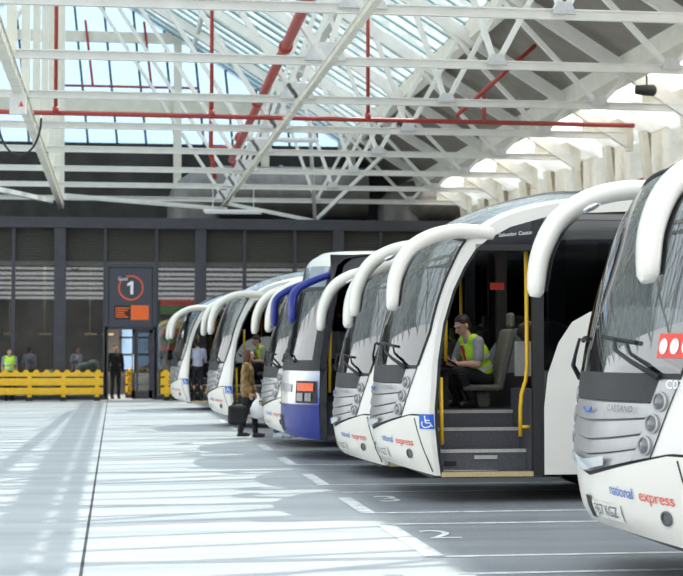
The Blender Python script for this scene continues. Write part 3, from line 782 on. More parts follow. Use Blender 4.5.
person('figure in jeans and white trainers behind the white coach beside the blue one', (3.10, 30.75, 0), .6, dict(), 1.74, 'navy_cloth', 'long', 'jeans', shoes='whiteshoe')
p1 = person('passenger in pale shirt standing behind the glass left of the gate', (-2.95, 58.2, 0), 2.6, dict(), 1.80, 'shirtblue', 'short', 'navy_cloth')
dup(p1, (-1.35, 59.6, 0), 'passenger standing behind the pane between sign and left pillar', rz=.8)
p2 = person('person in black clothes standing in the open gate doorway', (.02, 57.0, 0), .2, dict(), 1.86, 'black_cloth', 'long', 'black_cloth')
person('person in pale top standing behind the glass gate door', (1.30, 57.4, 0), -1.2, dict(el=[(.25, -.02, 1.15), (-.25, -.02, 1.15)], wr=[(.17, -.25, 1.05), (-.17, -.25, 1.05)]), 1.80, 'shirtblue', 'long', 'navy_cloth')

# crumpled bag stowed behind the driver's seat
mb = MB(); rnd = random.Random(3)
def crump(u, v):
    a = 2*PI*u; b_ = PI*v; w = 1+.14*math.sin(5*a+3*b_)*math.sin(b_)+.12*math.sin(9*a-4*b_)*math.sin(b_)
    return (4.64+.13*w*math.sin(b_)*math.cos(a), 18.08+.07*w*math.sin(b_)*math.sin(a), 1.83+.115*w*math.cos(b_))
mb.grid(crump, 24, 14); tag(mb.build('crumpled_bag', M['rubber'], None, smooth=True, weld=True), 'crumpled black bag on the pale locker behind the driver', 'bag')
# carried bags
bag = thing('carrier_bag', 'white plastic carrier bag hanging from the hand of the woman', 'bag', (2.66, 30.43, .35)); bag.scale = (.88, .88, .88)
mb = MB()
def bagf(u, v):
    a = 2*PI*u; r = [.02, .15, .19, .20, .17, .11, .05][0] if v == 0 else interp([0, .1, .3, .5, .7, .9, 1], [.05, .15, .19, .19, .15, .09, .05], v)
    w = 1+.10*math.sin(3*a+5*v)+.06*math.sin(7*a-9*v)
    return (r*w*math.cos(a)*1.05, r*w*math.sin(a)*.6, .44*v)
mb.grid(bagf, 28, 12); mb.build('sack', M['bagwhite'], bag, smooth=True, weld=True)
mb = MB()
mb.tube([(0, 0, .40), (-.02, .02, .48), (-.06, .05, .56)], [.05, .028, .012], 10)
mb.build('handle', M['bagwhite'], bag, smooth=True)
hb = thing('holdall', 'black holdall carried low beside the woman in the tan jacket', 'bag', (2.24, 30.30, .26))
mb = MB(); mb.box(-.17, .17, -.10, .10, 0, .36); o = mb.build('case', M['black_cloth'], hb); bv = o.modifiers.new('round', 'BEVEL'); bv.width = .06; bv.segments = 3
mb = MB(); mb.tube([(-.10, 0, .34), (-.04, .06, .46), (.10, .12, .50), (.12, 0, .34)], .014, 8); mb.build('handle', M['rubber'], hb, smooth=True)

# ------------------------------------------------------------------ ground
def ground_mat():
    m = bpy.data.materials.new('worn_concrete'); m.use_nodes = True; nt = m.node_tree; b = nt.nodes['Principled BSDF']
    tc = nt.nodes.new('ShaderNodeTexCoord')
    mp = nt.nodes.new('ShaderNodeMapping'); mp.inputs['Scale'].default_value = (.22, 1.6, 1); nt.links.new(tc.outputs['Object'], mp.inputs[0])
    n1 = nt.nodes.new('ShaderNodeTexNoise'); n1.inputs['Scale'].default_value = 1.0; n1.inputs['Detail'].default_value = 6; nt.links.new(mp.outputs[0], n1.inputs[0])
    n2 = nt.nodes.new('ShaderNodeTexNoise'); n2.inputs['Scale'].default_value = 30; nt.links.new(tc.outputs['Object'], n2.inputs[0])
    r1 = nt.nodes.new('ShaderNodeValToRGB'); r1.color_ramp.elements[0].position = .3; r1.color_ramp.elements[1].position = .7
    r1.color_ramp.elements[0].color = (.33, .355, .375, 1); r1.color_ramp.elements[1].color = (.50, .515, .52, 1)
    nt.links.new(n1.outputs['Fac'], r1.inputs[0])
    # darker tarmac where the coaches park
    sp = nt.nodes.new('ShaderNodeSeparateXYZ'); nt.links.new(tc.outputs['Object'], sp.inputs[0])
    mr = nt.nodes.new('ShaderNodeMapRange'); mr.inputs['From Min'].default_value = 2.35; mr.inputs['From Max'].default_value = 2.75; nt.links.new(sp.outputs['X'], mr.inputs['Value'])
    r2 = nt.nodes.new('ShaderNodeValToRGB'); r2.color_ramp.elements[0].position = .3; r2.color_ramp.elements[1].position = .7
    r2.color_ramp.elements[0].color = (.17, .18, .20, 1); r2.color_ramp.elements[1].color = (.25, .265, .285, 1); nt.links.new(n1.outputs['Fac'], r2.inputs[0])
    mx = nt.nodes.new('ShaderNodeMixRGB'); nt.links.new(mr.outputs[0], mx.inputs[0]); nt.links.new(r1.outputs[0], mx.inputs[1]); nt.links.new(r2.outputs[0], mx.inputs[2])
    m2 = nt.nodes.new('ShaderNodeMixRGB'); m2.blend_type = 'OVERLAY'; m2.inputs[0].default_value = .15; nt.links.new(mx.outputs[0], m2.inputs[1]); nt.links.new(n2.outputs['Fac'], m2.inputs[2])
    nt.links.new(m2.outputs[0], b.inputs['Base Color']); b.inputs['Roughness'].default_value = .55
    bp = nt.nodes.new('ShaderNodeBump'); bp.inputs['Strength'].default_value = .12; bp.inputs['Distance'].default_value = .01
    nt.links.new(n2.outputs['Fac'], bp.inputs['Height']); nt.links.new(bp.outputs[0], b.inputs['Normal'])
    return m
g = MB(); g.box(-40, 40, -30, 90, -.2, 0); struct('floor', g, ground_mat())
def mark(pts_list, name='floor_marking', m='marking', z=.004):
    mb = MB()
    for q in pts_list: mb.add([(x, y, z) for x, y in q], [tuple(range(len(q)))])
    return struct(name, mb, M[m])
def line(p, q, w):
    p = Vector(p); q = Vector(q); d = (q-p).normalized(); n = Vector((-d.y, d.x))*w/2
    return [tuple(p+n), tuple(q+n), tuple(q-n), tuple(p-n)]
mark([line((-.235, 8), (-.235, 55), .025)], 'floor_joint', 'seam', .003)
for k in range(8):
    y0 = 12.66+3.5*k
    if k == 0: L = [line((2.49, y0), (2.49, y0+2.42), .16), line((2.42, y0), (15, y0+.10), .09), line((2.42, y0+2.42), (15, y0+2.5), .09)]
    else: L = [line((2.50, y0+.05), (2.50, y0+1.75), .15), line((2.42, y0+.0), (15, y0+.1), .09), line((2.42, y0+2.42), (15, y0+2.5), .08)]
    mark(L)
mark([line((2.43, 11.66), (15, 11.8), .09), line((2.43, 9.2), (15, 9.3), .09), line((2.49, 9.2), (2.49, 11.66), .16)])
for k, n in ((0, '2'), (1, '3')):
    y0 = 12.66+3.5*k
    vs, fs = text_geo(n, 1.5); cx = 2.82 if k == 0 else 2.95
    o = MB().add([(cx-b_*.62, y0+1.25+a*1.1, .005) for a, b_, _ in vs], fs)
    vs2 = [(cx+a*.45, y0+1.5+b_*.62, .005) for a, b_, _ in vs]
    struct('floor_marking', MB().add(vs2, fs), M['marking'])

# ------------------------------------------------------------------ roof
RX, RZ, SL = -1.9, 16.0, .62          # ridge, pitch
zr = lambda x: RZ-SL*abs(x-RX)
NEAR, FAR = 7.0, 64.0
# opaque lower slope on the right
o = MB(); o.prism([(8.8, zr(8.8)+.30), (11.25, zr(11.25)+.30), (11.25, zr(11.25)+.42), (8.8, zr(8.8)+.42)], NEAR, FAR); struct('ceiling', o, M['ceil'])
fa = MB(); fa.prism([(11.15, zr(11.15)-.15), (11.40, zr(11.40)-.15), (11.40, zr(11.40)+.45), (11.15, zr(11.15)+.45)], NEAR, FAR); struct('trim_2', fa, M['steel_cream'])
fb = MB(); fb.prism([(8.68, zr(8.68)-.05), (8.86, zr(8.86)-.05), (8.86, zr(8.86)+.45), (8.68, zr(8.68)+.45)], NEAR, FAR); struct('trim_3', fb, M['steel_cream'])
# glazed slopes
def slope(x0, x1, name, wide):
    gl = MB(); gl.prism([(x0, zr(x0)+.40), (x1, zr(x1)+.40), (x1, zr(x1)+.415), (x0, zr(x0)+.415)], NEAR, FAR)
    w = struct(name, gl, M['pane'])
    fr = MB(); y = NEAR
    while y < FAR:
        hw_ = .14 if wide else .05
        fr.prism([(x0, zr(x0)+.37), (x1, zr(x1)+.37), (x1, zr(x1)+.43), (x0, zr(x0)+.43)], y-hw_, y+hw_)
        y += .92
    fr.build('glazing_bar', M['bar'], w)
    return w
slope(6.45, 8.75, 'window_1', False)
slope(RX, 6.45, 'window_2', True)
slope(-16.0, RX, 'window_3', False)
gl = MB(); gl.prism([(11.4, zr(11.4)+.40), (13.3, zr(13.3)+.40), (13.3, zr(13.3)+.43), (11.4, zr(11.4)+.43)], NEAR, FAR); struct('window_4', gl, M['opal'])
for i, (x, w) in enumerate(((6.13, .24), (2.9, .12), (-5.2, .16), (-9.5, .2))):
    pu = MB(); pu.prism([(x-w/2, zr(x)-.02), (x+w/2, zr(x)-.02), (x+w/2, zr(x)+.32), (x-w/2, zr(x)+.32)], NEAR, FAR)
    struct('trim_%d' % (4+i), pu, M['steel_white'])

# trusses
CH = 7.05
def gusset(root, x, z, w=.42, h=.34):
    g_ = MB(); g_.prism([(x-w, z), (x+w, z), (x+w*.55, z+h), (x-w*.55, z+h)], -.10, .10)
    for a, b_ in ((-.6, .1), (-.25, .1), (.25, .1), (.6, .1), (-.3, .6), (.3, .6)):
        g_.lathe([(.018, -.115), (.018, .115)], 'y', (x+a*w, 0, z+.04+b_*h), 8)
    g_.build('gusset', M['gusset'], root)
def make_truss(label, y):
    t = thing('roof_truss', label, 'roof truss', (0, y, 0), group='white steel roof trusses spanning the bay')
    L, Rr = -16.6, 12.75
    c = MB(); c.box(L, Rr, -.015, .015, CH-.08, CH+.08); c.box(L, Rr, -.085, .085, CH+.06, CH+.08); c.box(L, Rr, -.05, .05, CH-.08, CH-.06)
    c.build('bottom_chord', M['steel_white'], t)
    for s in (1, -1):
        xe = Rr+.1 if s > 0 else L
        r_ = MB(); r_.beam((RX, 0, zr(RX)-.02), (xe, 0, zr(xe)-.02), .14, .30, up=(0, 0, 1))
        for i in range(1, 9):
            x = lerp(RX, xe, i/9)
            for dx in (-.1, .1): r_.lathe([(.022, -.085), (.022, .085)], 'y', (x+dx, 0, zr(x+dx)), 8)
        r_.build('rafter', M['steel_white'], t)
    k = MB(); k.box(RX-.09, RX+.09, -.07, .07, CH, RZ); k.build('king_post', M['steel_cream'], t)
    N1, N2, N3 = 3.87, 7.15, 10.6
    mir = lambda x: 2*RX-x
    for f in (lambda x: x, mir):
        for (xa, za, xb, zb, w) in ((N1, CH, RX, RZ-.1, .20), (N2, CH, 5.65, zr(5.65), .12), (N2, CH, 8.5, zr(8.5), .12), (N3, CH, 7.7, zr(7.7), .12), (N3, CH, 11.3, zr(11.3), .10), (N1, CH, 5.35, zr(5.35), .10)):
            if f is mir and xb > 9: continue
            d = MB(); d.beam((f(xa), 0, za), (f(xb), 0, zb), .10, w, up=(0, 1, 0)); d.build('web_member', M['steel_white'], t)
        for x in (N1, N2, N3): gusset(t, f(x), CH+.0, .40 if x == N1 else .20, .34 if x == N1 else .20)
    gp = MB(); gp.prism([(11.6, CH+.05), (12.85, CH+.05), (12.85, CH+.55), (12.2, zr(12.2)+.1), (11.6, zr(11.6)-.1)], -.03, .03)
    for i in range(12): gp.lathe([(.025, -.05), (.025, .05)], 'y', (11.75+.09*i, 0, CH+.18+.05*(i % 3)), 8)
    gp.box(12.72, 12.88, -.1, .1, CH-.4, CH+.6); gp.build('end_plate', M['steel_cream'], t)
    return t
names = ['overhead truss nearest the camera, its chord along the top edge', 'second truss from the front, its chord just below the top beam', 'third truss from the front, just above the long red pipe', 'fourth truss from the front, just below the long red pipe', 'fifth white truss from the front of the roof', 'sixth white truss from the front of the roof', 'seventh white truss, last before the gate building', 'rearmost truss above the flat top of the gate building']
T0 = make_truss(names[0], 25.6)
for k in range(1, 8): dup(T0, (0, 25.6+4.72*k, 0), names[k])
for k in (1, 2, 3): dup(T0, (0, 25.6-4.72*k, 0), 'truss overhead in front of the frame, mirrored in the windscreens')
# longitudinal members
def lngt(x, label, w, h):
    t = thing('longitudinal_beam', label, 'roof beam', (x, 0, CH))
    a = MB(); a.box(-w/2, w/2, 12, 60, -.10-h, -.10); a.box(-w/2-.03, w/2+.03, 12, 60, -.11, -.095)
    a.build('beam', M['steel_cream'], t)
    b_ = MB(); y = 12.5
    while y < 60: b_.box(-w/2-.015, w/2+.015, y, y+.06, -.11-h, -.09); y += .9
    b_.build('batten', M['steel_cream'], t)
lngt(3.87, 'long beam crossing under the trusses in the middle of the roof', .12, .10)
lngt(-1.95, 'long stepped beam crossing under the trusses at upper left', .18, .18)
def strut(name, label, p, q, r, m, cat, n=10):
    mb = MB(); mb.tube([p, q], r, n); return tag(mb.build(name, M[m], None, smooth=False), label, cat)
tag(MB().beam((-1.65, 54, CH-.36), (3.9, 58.4, CH-.36), .14, .14).build('bracing_strut', M['steel_white']), 'sloping white bracing strut above the gate sign', 'roof beam')
tag(MB().beam((-4.0, 55.0, CH-.05), (-2.25, 58.6, CH-.12), .14, .16).build('bracing_strut', M['steel_white']), 'short white bracing strut at the left edge above the glazing', 'roof beam')
sf = thing('strut_frame', 'white struts meeting at a low joint right of the middle beam', 'roof strut', (7.1, 58.4, CH-.75))
for p, q in (((3.9, 58.4, CH-.15), (7.1, 58.4, CH-.75)), ((6.4, 54.2, 9.3), (7.1, 58.4, CH-.75)), ((7.1, 58.4, CH-.75), (9.4, 57.0, 8.6))):
    o = Vector((7.1, 58.4, CH-.75)); MB().beam(Vector(p)-o, Vector(q)-o, .12, .13).build('strut', M['steel_white'], sf)

# red sprinkler pipes
rp = thing('sprinkler_pipe', 'long red sprinkler pipe running across under the roof with drops', 'pipe', (0, 37.2, 6.98))
mb = MB(); mb.tube([(-8, 0, 0), (12.2, .3, 0)], .055, 12); mb.build('main_run', M['redpipe'], rp, smooth=True)
for x in (-1.35, 2.15, 5.75):
    mb = MB(); mb.tube([(x, .0, 0), (x, .0, zr(x)-7.2)], .045, 10); mb.build('drop', M['redpipe'], rp, smooth=True)
    mb = MB(); mb.tube([(x, .0, -.02), (x, .0, .12)], .07, 12); mb.build('collar', M['redpipe'], rp, smooth=True)
r2 = thing('fire_main', 'thick red fire main slanting through the middle of the roof', 'pipe', (0, 0, 0))
mb = MB(); mb.tube([(3.02, 14.0, 7.58), (3.15, 24.5, 7.55), (3.35, 38.6, 7.5), (3.42, 49.0, 7.35)], .10, 14); mb.build('main_run', M['redpipe'], r2, smooth=True)
for y in (31.5, 38.6, 45): mb = MB(); mb.tube([(3.25+.009*(y-31.5), y-.12, 7.52), (3.25+.009*(y-31.5), y+.12, 7.52)], .135, 14); mb.build('flange', M['redpipe'], r2, smooth=True)
r3 = thing('fire_pipe_frame', 'red pipe frame hanging beside the dark duct', 'pipe', (0, 0, 0))
for a, b_ in (((2.9, 50.5, 9.6), (2.9, 50.5, 7.6)), ((2.9, 50.5, 7.9), (3.6, 50.5, 7.9)), ((3.6, 50.5, 8.0), (3.6, 50.5, 7.3)), ((2.9, 50.5, 7.9), (3.05, 50.9, 7.0))):
    mb = MB(); mb.tube([a, b_], .07, 10); mb.build('pipe_length', M['redpipe'], r3, smooth=True)
for (p, q) in (((7.75, -.3, .05), (9.65, -.3, 1.75)), ((8.42, -.3, .55), (8.42, -.3, -.05))):
    mb = MB(); mb.tube([p, q], .05, 8); mb.build('branch', M['redpipe'], rp, smooth=True)
ep = thing('eaves_pipe', 'thin red pipe climbing along the cream wall at right', 'pipe', (0, 0, 0))
mb = MB(); mb.tube([(13.02, 30, 5.9), (13.02, 60, 5.9)], .05, 8); mb.build('main_run', M['redpipe'], ep, smooth=True)
for y in (33, 42, 51): mb = MB(); mb.box(13.02, 13.19, y-.03, y+.03, 5.87, 5.93); mb.build('clip', M['redpipe'], ep)
e_ = thing('end_pipe', 'slim red pipe with risers across the far glazed end', 'pipe', (0, 63.6, 0))
mb = MB(); mb.tube([(-2.0, 0, 11.85), (3.2, 0, 11.85)], .05, 8); mb.build('main_run', M['redpipe'], e_)
for x in (-.9, 1.35): mb = MB(); mb.tube([(x-.3, 0, 14.4), (x, 0, 11.85)], .05, 8); mb.build('riser', M['redpipe'], e_)

# far glazed end, dark wall and right wall
ew = MB(); ew.box(-20, 14, 64.0, 64.02, 9.7, 17); w = struct('window_5', ew, M['pane_end'])
fr = MB()
for i in range(30):
    x = -19+i*1.12; fr.beam((x-.75, 63.9, 17), (x, 63.9, 9.7), .09, .12, up=(0, 1, 0))
fr.build('glazing_bar', M['bar_dark'], w)
fr = MB()
for z_, h in ((10.9, .45), (13.6, .4)): fr.box(-20, 14, 63.7, 63.9, z_, z_+h)
fr.build('transom', M['steel_cream'], w)
dw = MB(); dw.box(-20, .1, 63.95, 64.2, 0, 9.7); dw.box(2.2, 14, 63.95, 64.2, 0, 9.7); dw.box(.1, 2.2, 63.95, 64.2, 2.9, 9.7); dw.box(.1, 2.2, 63.95, 64.2, 0, .85); struct('wall_back', dw, M['darkwall'])
for i, x in enumerate((2.2, 5.6, 9.0)):
    pm = MB(); pm.box(x, x+.3, 63.3, 63.7, 6, 16); struct('trim_%d' % (20+i), pm, M['steel_cream'])
# ducts on the gate building
def duct(x, y, L, r, label):
    t = thing('ventilation_duct', label, 'duct', (x, y, 6.15))
    mb = MB(); pts = [(0, 0, r*.2), (0, 0, r*.9)]
    for i in range(7): a = PI/2*i/6; pts.append((r*1.1-r*1.1*math.cos(a), 0, r*.9+r*.55*math.sin(a)))
    pts.append((L, 0, r*1.45)); mb.tube(pts, r, 24); mb.build('duct_body', M['duct'], t, auto=.6)
    for xx in (1.6, 3.2, 4.8):
        if xx < L: m2 = MB(); m2.tube([(xx, 0, r*1.45), (xx+.12, 0, r*1.45)], r*1.06, 24); m2.build('duct_flange', M['duct'], t, auto=.6)
duct(2.9, 61.5, 6.5, 1.0, 'fat grey ventilation duct with elbow above the gate building')
duct(10.6, 61.0, 2.3, .8, 'smaller grey duct further right above the gate building')
# right wall: piers, gaps and lintel
for i in range(13):
    y = 26+i*3.0
    p_ = MB(); p_.box(13.2, 13.9, y, y+1.25, 0, 9.0); struct('wall_right' if i == 0 else 'wall_right.%03d' % i, p_, M['wallcream'])
    b_ = MB(); b_.box(13.12, 13.2, y+1.25, y+1.6, 0, 8.2); struct('trim_%d' % (30+i), b_, M['brickbrown'])
    g_ = MB(); g_.box(13.7, 13.75, y+1.25, y+3.0, 5.4, 8.0); gw = struct('window_%d' % (30+i), g_, M['pane'])
    f_ = MB(); f_.box(13.62, 13.78, y+1.25, y+3.0, 6.6, 6.68); f_.box(13.62, 13.78, y+2.1, y+2.18, 5.4, 8.0); f_.build('window_frame', M['frame'], gw)
    k_ = MB(); k_.beam((13.1, y+.55, 4.2), (12.75, y+.55, 7.0), .16, .26, up=(0, 1, 0)); tag(k_.build('wall_bracket', M['steel_cream']), 'cream steel bracket on a pier of the right wall', 'bracket', 'brackets on the right wall piers')
lw = MB(); lw.box(13.2, 13.9, 24, 65, 0, 5.4); lw.box(13.2, 13.9, 24, 65, 8.0, 9.2); struct('wall_right_base', lw, M['wallcream'])

# unseen building behind the camera, shaped for the reflection in the gate glass
fw_ = MB(); fw_.box(-40, 40, -14.3, -14, 0, 5.6)
struct('wall_front', fw_, M['darkwall'])
sl = MB()
for k in range(8): sl.box(-40, 40, -14.3, -14.1, 5.8+k*.37, 5.93+k*.37+.05*(k % 2))
struct('trim_49', sl, M['louvre'])  # slats added to be mirrored as stripes in the gate glass
# ------------------------------------------------------------------ gate building
Y = 55.8
zB, zL = 4.55, 5.76
thick = [-9.0+4.70*i for i in range(6)]      # -9.0,-4.3,.4 -> shifted below
thick = [-11.3, -6.6, -1.84, 2.86, 7.56, 12.2]
hb_ = MB(); hb_.box(-14, 14, Y-.25, Y+.3, zL, zL+.36); struct('trim_50', hb_, M['frame'])
rf = MB(); rf.box(-14, 14, Y+.3, 63.95, zL+.05, zL+.3); struct('roof_gate', rf, M['darkwall'])
n = 60
for i, x in enumerate(thick):
    p_ = MB(); p_.box(x-.19, x+.19, Y-.22, Y+.15, 0, zL); struct('trim_%d' % (60+i), p_, M['frame'])
    if i == len(thick)-1: break
    for dx in (1.5, 3.22):
        q = MB(); q.box(x+dx-.06, x+dx+.06, Y-.10, Y+.10, 0 if not (i == 2 and False) else 0, zL); struct('trim_%d' % (70+i*2+(dx > 2)), q, M['frame'])
    lv = MB(); nx = thick[i+1]
    for k in range(12):
        z_ = zB+.10+k*.095; lv.add([(x, Y-.06, z_), (nx, Y-.06, z_), (nx, Y+.02, z_+.085), (x, Y+.02, z_+.085)], [(0, 1, 2, 3)])
    lv.box(x, nx, Y+.03, Y+.08, zB, zL); lv.box(x, nx, Y-.08, Y+.08, zB-.05, zB+.08)
    o = lv.build('louvre_panel', M['louvre']); o['kind'] = 'structure'
    for k, (a, b_) in enumerate(((x, x+1.5), (x+1.5, x+3.22), (x+3.22, nx))):
        if i == 2 and k == 1: continue
        gl = MB(); gl.box(a, b_, Y, Y+.02, .12, zB-.05); w = struct('window_%d' % (50+i*3+k), gl, M['shopglass'])
        f_ = MB(); f_.box(a, b_, Y-.05, Y+.06, 0, .14); f_.build('window_frame', M['frame'], w)
gx0, gx1 = thick[2]+1.5, thick[2]+3.22
# interior shell
it = MB(); it.box(-14, gx0+.55, 62.9, 63.1, 0, 5.7); it.box(gx1+.6, 14, 62.9, 63.1, 0, 5.7); it.box(gx0+.55, gx1+.6, 62.9, 63.1, 2.75, 5.7); it.box(gx0+.55, gx1+.6, 62.9, 63.1, 0, .9); struct('wall_concourse', it, M['concourse'])
ce = MB(); ce.box(-14, 14, Y+.1, 62.9, 5.0, 5.1); struct('ceiling_concourse', ce, M['darkwall'])
# lit window at the back of the concourse, seen through the doorway
bw = MB(); bw.box(gx0+.55, gx1+.6, 62.95, 62.97, .9, 2.75); w = struct('window_90', bw, M['pane_end'])
f_ = MB()
for x in (gx0+.55, gx0+1.1, gx0+1.65, gx1+.55): f_.box(x-.05, x+.05, 62.85, 62.95, .9, 2.75)
for z_ in (.9, 1.5, 2.15, 2.7): f_.box(gx0+.5, gx1+.6, 62.85, 62.95, z_-.04, z_+.04)
f_.build('window_frame', M['frame'], w)
# door
d1 = MB(); d1.box(gx0, gx0+.12, Y-.1, Y+.1, 0, 2.44); d1.box(gx1-.12, gx1, Y-.1, Y+.1, 0, 2.44); d1.box(gx0, gx1, Y-.1, Y+.1, 2.36, 2.48); d1 = struct('door_1', d1, M['frame'])
lf = MB(); mx_ = (gx0+gx1)/2+.05
lf.box(mx_, mx_+.10, Y-.04, Y+.04, .02, 2.36); lf.box(gx1-.24, gx1-.12, Y-.04, Y+.04, .02, 2.36); lf.box(mx_, gx1-.12, Y-.04, Y+.04, .02, .30); lf.box(mx_, gx1-.12, Y-.04, Y+.04, 2.24, 2.36); lf.box(mx_+.14, mx_+.2, Y-.03, Y+.03, .3, 2.3)
lf = lf.build('door_leaf', M['frame'], d1)
lg = MB(); lg.box(mx_+.1, gx1-.24, Y-.005, Y+.005, .3, 2.24); lg.build('door_glass', M['shopglass'], lf)
hn = MB(); hn.tube([(mx_+.05, Y-.06, .9), (mx_+.05, Y-.10, .95), (mx_+.05, Y-.10, 1.45), (mx_+.05, Y-.06, 1.5)], .018, 8); hn.build('door_handle', M['chrome'], lf)
# sign
sg = thing('gate_sign', 'dark gate sign with white number 1 in an orange ring', 'sign', ((gx0+gx1)/2, Y-.12, 0))
hw = (gx1-gx0)/2
mb = MB(); mb.box(-hw, hw, -.03, .12, 2.46, 4.56); mb.build('sign_board', M['signdark'], sg)
mb = MB()
for (a, b_, c, d) in ((-hw+.1, hw-.12, 4.42, 4.46), (-hw+.1, -hw+.14, 2.5, 4.46), (hw-.16, hw-.12, 2.5, 4.46)): mb.box(a, b_, -.036, -.03, c, d)
mb.build('board_groove', M['rubber'], sg)
mb = MB(); R0 = .425; cz = 3.76
A = [2*PI*i/64+2.45 for i in range(60)]
mb.strip([(R0*math.cos(a), -.045, cz+R0*math.sin(a)) for a in A], [((R0-.055)*math.cos(a), -.045, cz+(R0-.055)*math.sin(a)) for a in A]); mb.build('ring', M['signring'], sg)
mb = MB(); mb.add([(a, -.05, cz+b_) for a, b_ in ((-.02, -.22), (.08, -.22), (.08, .22), (-.005, .22), (-.12, .14), (-.12, .05), (-.02, .10))], [tuple(range(7))])
mb.build('numeral', M['signwhite'], sg)
flat_text('Gate', .17, lambda a, b_: (-.27+a, -.06, cz+.30+b_), 'gate_word', M['signwhite'], sg)
mb = MB(); mb.box(-.55, 0, -.05, -.03, 2.70, 3.16); ib = mb.build('info_panel', M['signblack'], sg)
mb = MB()
for k, wd in enumerate((.46, .40, .30, .34, .42)): mb.box(-.51, -.51+wd, -.056, -.05, 3.06-k*.075, 3.095-k*.075)
mb.build('text_lines', M['orangesign'], ib)
mb = MB(); mb.box(0, .60, -.05, -.03, 2.68, 3.17); io = mb.build('info_panel', M['orangesign'], sg)
mb = MB()
for k, wd in enumerate((.44, .36, .40, .30)): mb.box(.06, .06+wd, -.053, -.05, 3.05-k*.085, 3.068-k*.085)
mb.build('text_lines', M['signring'], io)
# bands added behind the panes right of the door, standing in for a reflection
pn = thing('reflection_bands', 'red, green and yellow bands standing in for a reflection in the glass right of the gate', 'panel', (2.15, 60.8, 0))
for nm, m_, z0, z1 in (('red_band', 'bandred', 3.30, 3.56), ('green_band', 'bandgreen', 2.98, 3.30), ('yellow_band', 'bandyellow', 2.45, 2.75), ('red_band', 'bandred', 2.18, 2.40), ('green_band', 'bandgreen', 1.88, 2.16), ('red_band', 'bandred', 1.65, 1.86)):
    mb = MB(); mb.box(-.5, 1.9, 0, .06, z0, z1); mb.build(nm, M[m_], pn)
mb = MB(); mb.box(-.5, 1.9, .06, .10, 0, 3.6); mb.build('backing', M['darkwall'], pn)
# pale covers and ceiling lamps inside
for (x, y, z_, lab) in ((-1.0, 56.6, 1.15, 'pale green covered bundle behind the right end of the long barrier'), (-2.1, 57.4, .9, 'pale covered bundle behind the middle of the long barrier')):
    t = MB(); t.ell((x, y, z_-.25), (.38, .3, .36)); t.ell((x+.25, y, z_-.1), (.25, .25, .3)); t.box(x-.35, x+.4, y-.25, y+.25, 0, z_-.3)
    tag(t.build('covered_bundle', M['cardblue'], None, smooth=False), lab, 'bundle')
for k, x in enumerate((-3.9, -2.7, -1.1, -.5)):
    t = MB(); t.box(x, x+.45, 59+.3*k, 59.12+.3*k, 2.20, 2.28); t.tube([(x+.2, 59.06+.3*k, 2.28), (x+.2, 59.06+.3*k, 5.0)], .015, 6)
    tag(t.build('hanging_lamp', M['stepyellow']), 'small hanging strip lamp inside the concourse', 'lamp', 'strip lamps in the concourse')

# ------------------------------------------------------------------ yellow barriers
def barrier(x0, x1, label):
    t = thing('barrier', label, 'barrier', ((x0+x1)/2, 54.6, 0)); h = (x1-x0)/2
    for z0, z1, d in ((.20, .43, .07), (.50, .74, .07)):
        mb = MB(); mb.box(-h, h, -d, d, z0, z1); o = mb.build('rail', M['yellow'], t); bv = o.modifiers.new('round', 'BEVEL'); bv.width = .03; bv.segments = 2
    mb = MB(); mb.box(-h, h, -.04, .04, .80, .93)
    k = max(2, int(2*h/.31))
    for i in range(k): mb.lathe([(.10, -.045), (.10, .045)], 'y', (-h+(i+.5)*2*h/k, 0, .92), 16)
    mb.build('scalloped_top_rail', M['yellow'], t)
    k = max(2, int(2*h/1.0)+1)
    for i in range(k):
        x = lerp(-h+.2, h-.2, i/(k-1)); mb = MB(); mb.box(x-.07, x+.07, -.06, .06, .12, .85); p_ = mb.build('post', M['yellow'], t)
        mb = MB(); mb.box(x-.10, x+.10, -.25, .25, 0, .13); mb.build('foot', M['charcoal'], p_)
    return t
barrier(-4.05, -.38, 'long yellow scalloped barrier left of the gate doorway')
barrier(-7.9, -4.08, 'yellow barrier running out of frame at the left edge')
barrier(1.50, 2.15, 'short yellow barrier between the gate door and farthest coach')
br = barrier(.1, 1.6, 'yellow barrier standing in for a reflection in the glass gate door'); br.location = (1.05, 57.9, 0); br.rotation_euler = (0, 0, .5)  # added behind the door glass in place of a mirrored barrier

# ------------------------------------------------------------------ fittings under the roof
def fitting(x0, x1, y, z_, label):
    t = thing('strip_light', label, 'lamp', (0, y, z_))
    mb = MB(); mb.box(x0, x1, -.09, .09, 0, .07); mb.build('housing', M['tube'], t)
    mb = MB(); mb.tube([(x0+.05, 0, -.03), (x1-.05, 0, -.03)], .035, 8); mb.build('tube', M['signwhite'], t)
    mb = MB()
    for x in (x0+.3, x1-.3): mb.tube([(x, 0, .07), (x, 0, .8)], .012, 6)
    mb.build('hanger', M['steel_white'], t)
fitting(2.75, 4.65, 52, 6.05, 'low white strip light above the louvres')
fitting(3.3, 5.8, 47.0, 7.72, 'white strip light hung beside the middle beam')
jb = thing('junction_box', 'white electrical box with warning mark on the upper left beam', 'electrical box', (-1.95, 33.2, 6.35))
mb = MB(); mb.box(-.16, .16, -.1, .1, 0, .42); mb.build('box', M['steel_white'], jb)
mb = MB(); mb.add([(.02, -.105, .14), (.12, -.105, .14), (.07, -.105, .26)], [(0, 1, 2)]); mb.build('warning_mark', M['red_sticker'], jb)
cb = MB(); cb.tube([(-2.1+.42*math.cos(a)+.2, 33.0, 6.25+.75*math.sin(a)) for a in [PI+i*PI/14 for i in range(15)]], .022, 8)
tag(cb.build('hanging_cable', M['rubber'], None, smooth=True), 'black cable looping below the junction box at upper left', 'cable')
fl = thing('spotlight', 'black spotlight fixed high on the right wall', 'lamp', (11.55, 34.6, 7.35))
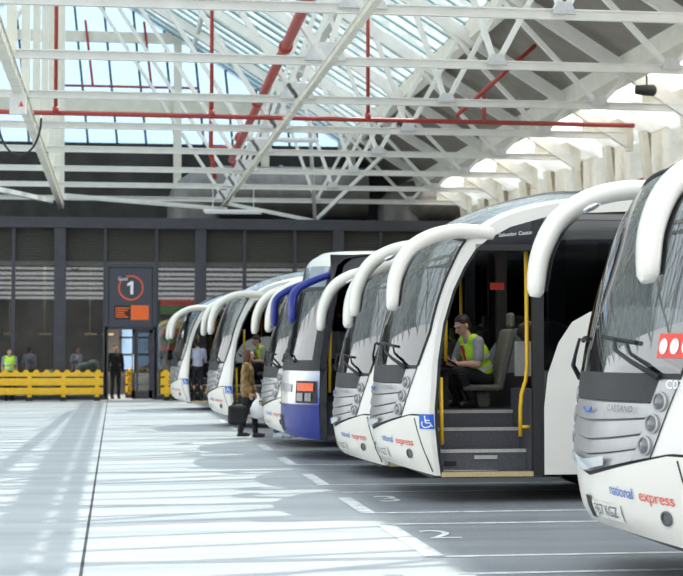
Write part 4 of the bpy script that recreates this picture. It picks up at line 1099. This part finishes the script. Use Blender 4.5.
mb = MB(); mb.lathe([(.10, -.25), (.12, -.1), (.13, .15), (.09, .2)], 'x', (0, 0, 0), 16); mb.build('lamp_body', M['rubber'], fl, auto=.6)
mb = MB(); mb.tube([(0, 0, .1), (0, 0, .6)], .02, 8); mb.build('bracket', M['rubber'], fl)
mb = MB(); mb.box(-.25, .25, -.06, .06, .55, .62); mb.build('mounting_plate', M['rubber'], fl)

# ------------------------------------------------------------------ light, sky, camera
def lamp(name, loc, e, size, col=(1, .93, .82), rot=(0, 0, 0)):
    l = bpy.data.lights.new(name, 'AREA'); l.energy = e; l.size = size; l.color = col
    o = bpy.data.objects.new(name, l); COL.objects.link(o); o.location = loc; o.rotation_euler = rot
    return o
for x in (-6, -2, 2): lamp('concourse_fill', (x, 58.5, 4.9), 330, 2.0)  # added fill that brightens the people and walls inside the gate building
lamp('cab_fill', (4.4, 18.3, 2.98), 9, .5)  # added fill to lift the driver's face, not a fitting of the coach
lamp('cab_fill', (3.5, 35.8, 2.9), 9, .5)  # same added fill for the second driver
sun = bpy.data.lights.new('sun', 'SUN'); so = bpy.data.objects.new('sun', sun); COL.objects.link(so)
so.location = (20, 40, 40)
so.rotation_euler = Vector((-.625, -.50, -1)).to_track_quat('-Z', 'Y').to_euler()
sun.energy = 6.5; sun.angle = .009; sun.color = (1, .95, .87)
wd = bpy.data.worlds.new('sky'); SC.world = wd; wd.use_nodes = True; nt = wd.node_tree
bg = nt.nodes['Background']; tc = nt.nodes.new('ShaderNodeTexCoord'); sp = nt.nodes.new('ShaderNodeSeparateXYZ'); rp = nt.nodes.new('ShaderNodeValToRGB')
nt.links.new(tc.outputs['Generated'], sp.inputs[0]); nt.links.new(sp.outputs['Z'], rp.inputs[0]); nt.links.new(rp.outputs[0], bg.inputs['Color'])
rp.color_ramp.elements[0].color = (.90, .92, .93, 1); rp.color_ramp.elements[1].color = (.84, .91, 1, 1); rp.color_ramp.elements[1].position = .9
bg.inputs['Strength'].default_value = 2.35

cam = bpy.data.cameras.new('camera'); co = bpy.data.objects.new('camera', cam); COL.objects.link(co); SC.camera = co
F_ = 1640.; ph = math.atan(64/F_); th = math.atan(226.5/F_*math.cos(ph))
cam.sensor_width = 36; cam.lens = 36*F_/683; cam.clip_start = .1; cam.clip_end = 500
co.location = (0, 0, 1.6)
co.rotation_euler = (PI/2+ph, 0, -th)
cam.dof.use_dof = True; cam.dof.focus_distance = 15.5; cam.dof.aperture_fstop = 4.0
SC.view_settings.view_transform = 'Standard'; SC.view_settings.look = 'None'; SC.view_settings.exposure = 0.0
SC.cycles.transparent_max_bounces = 24; SC.cycles.max_bounces = 8
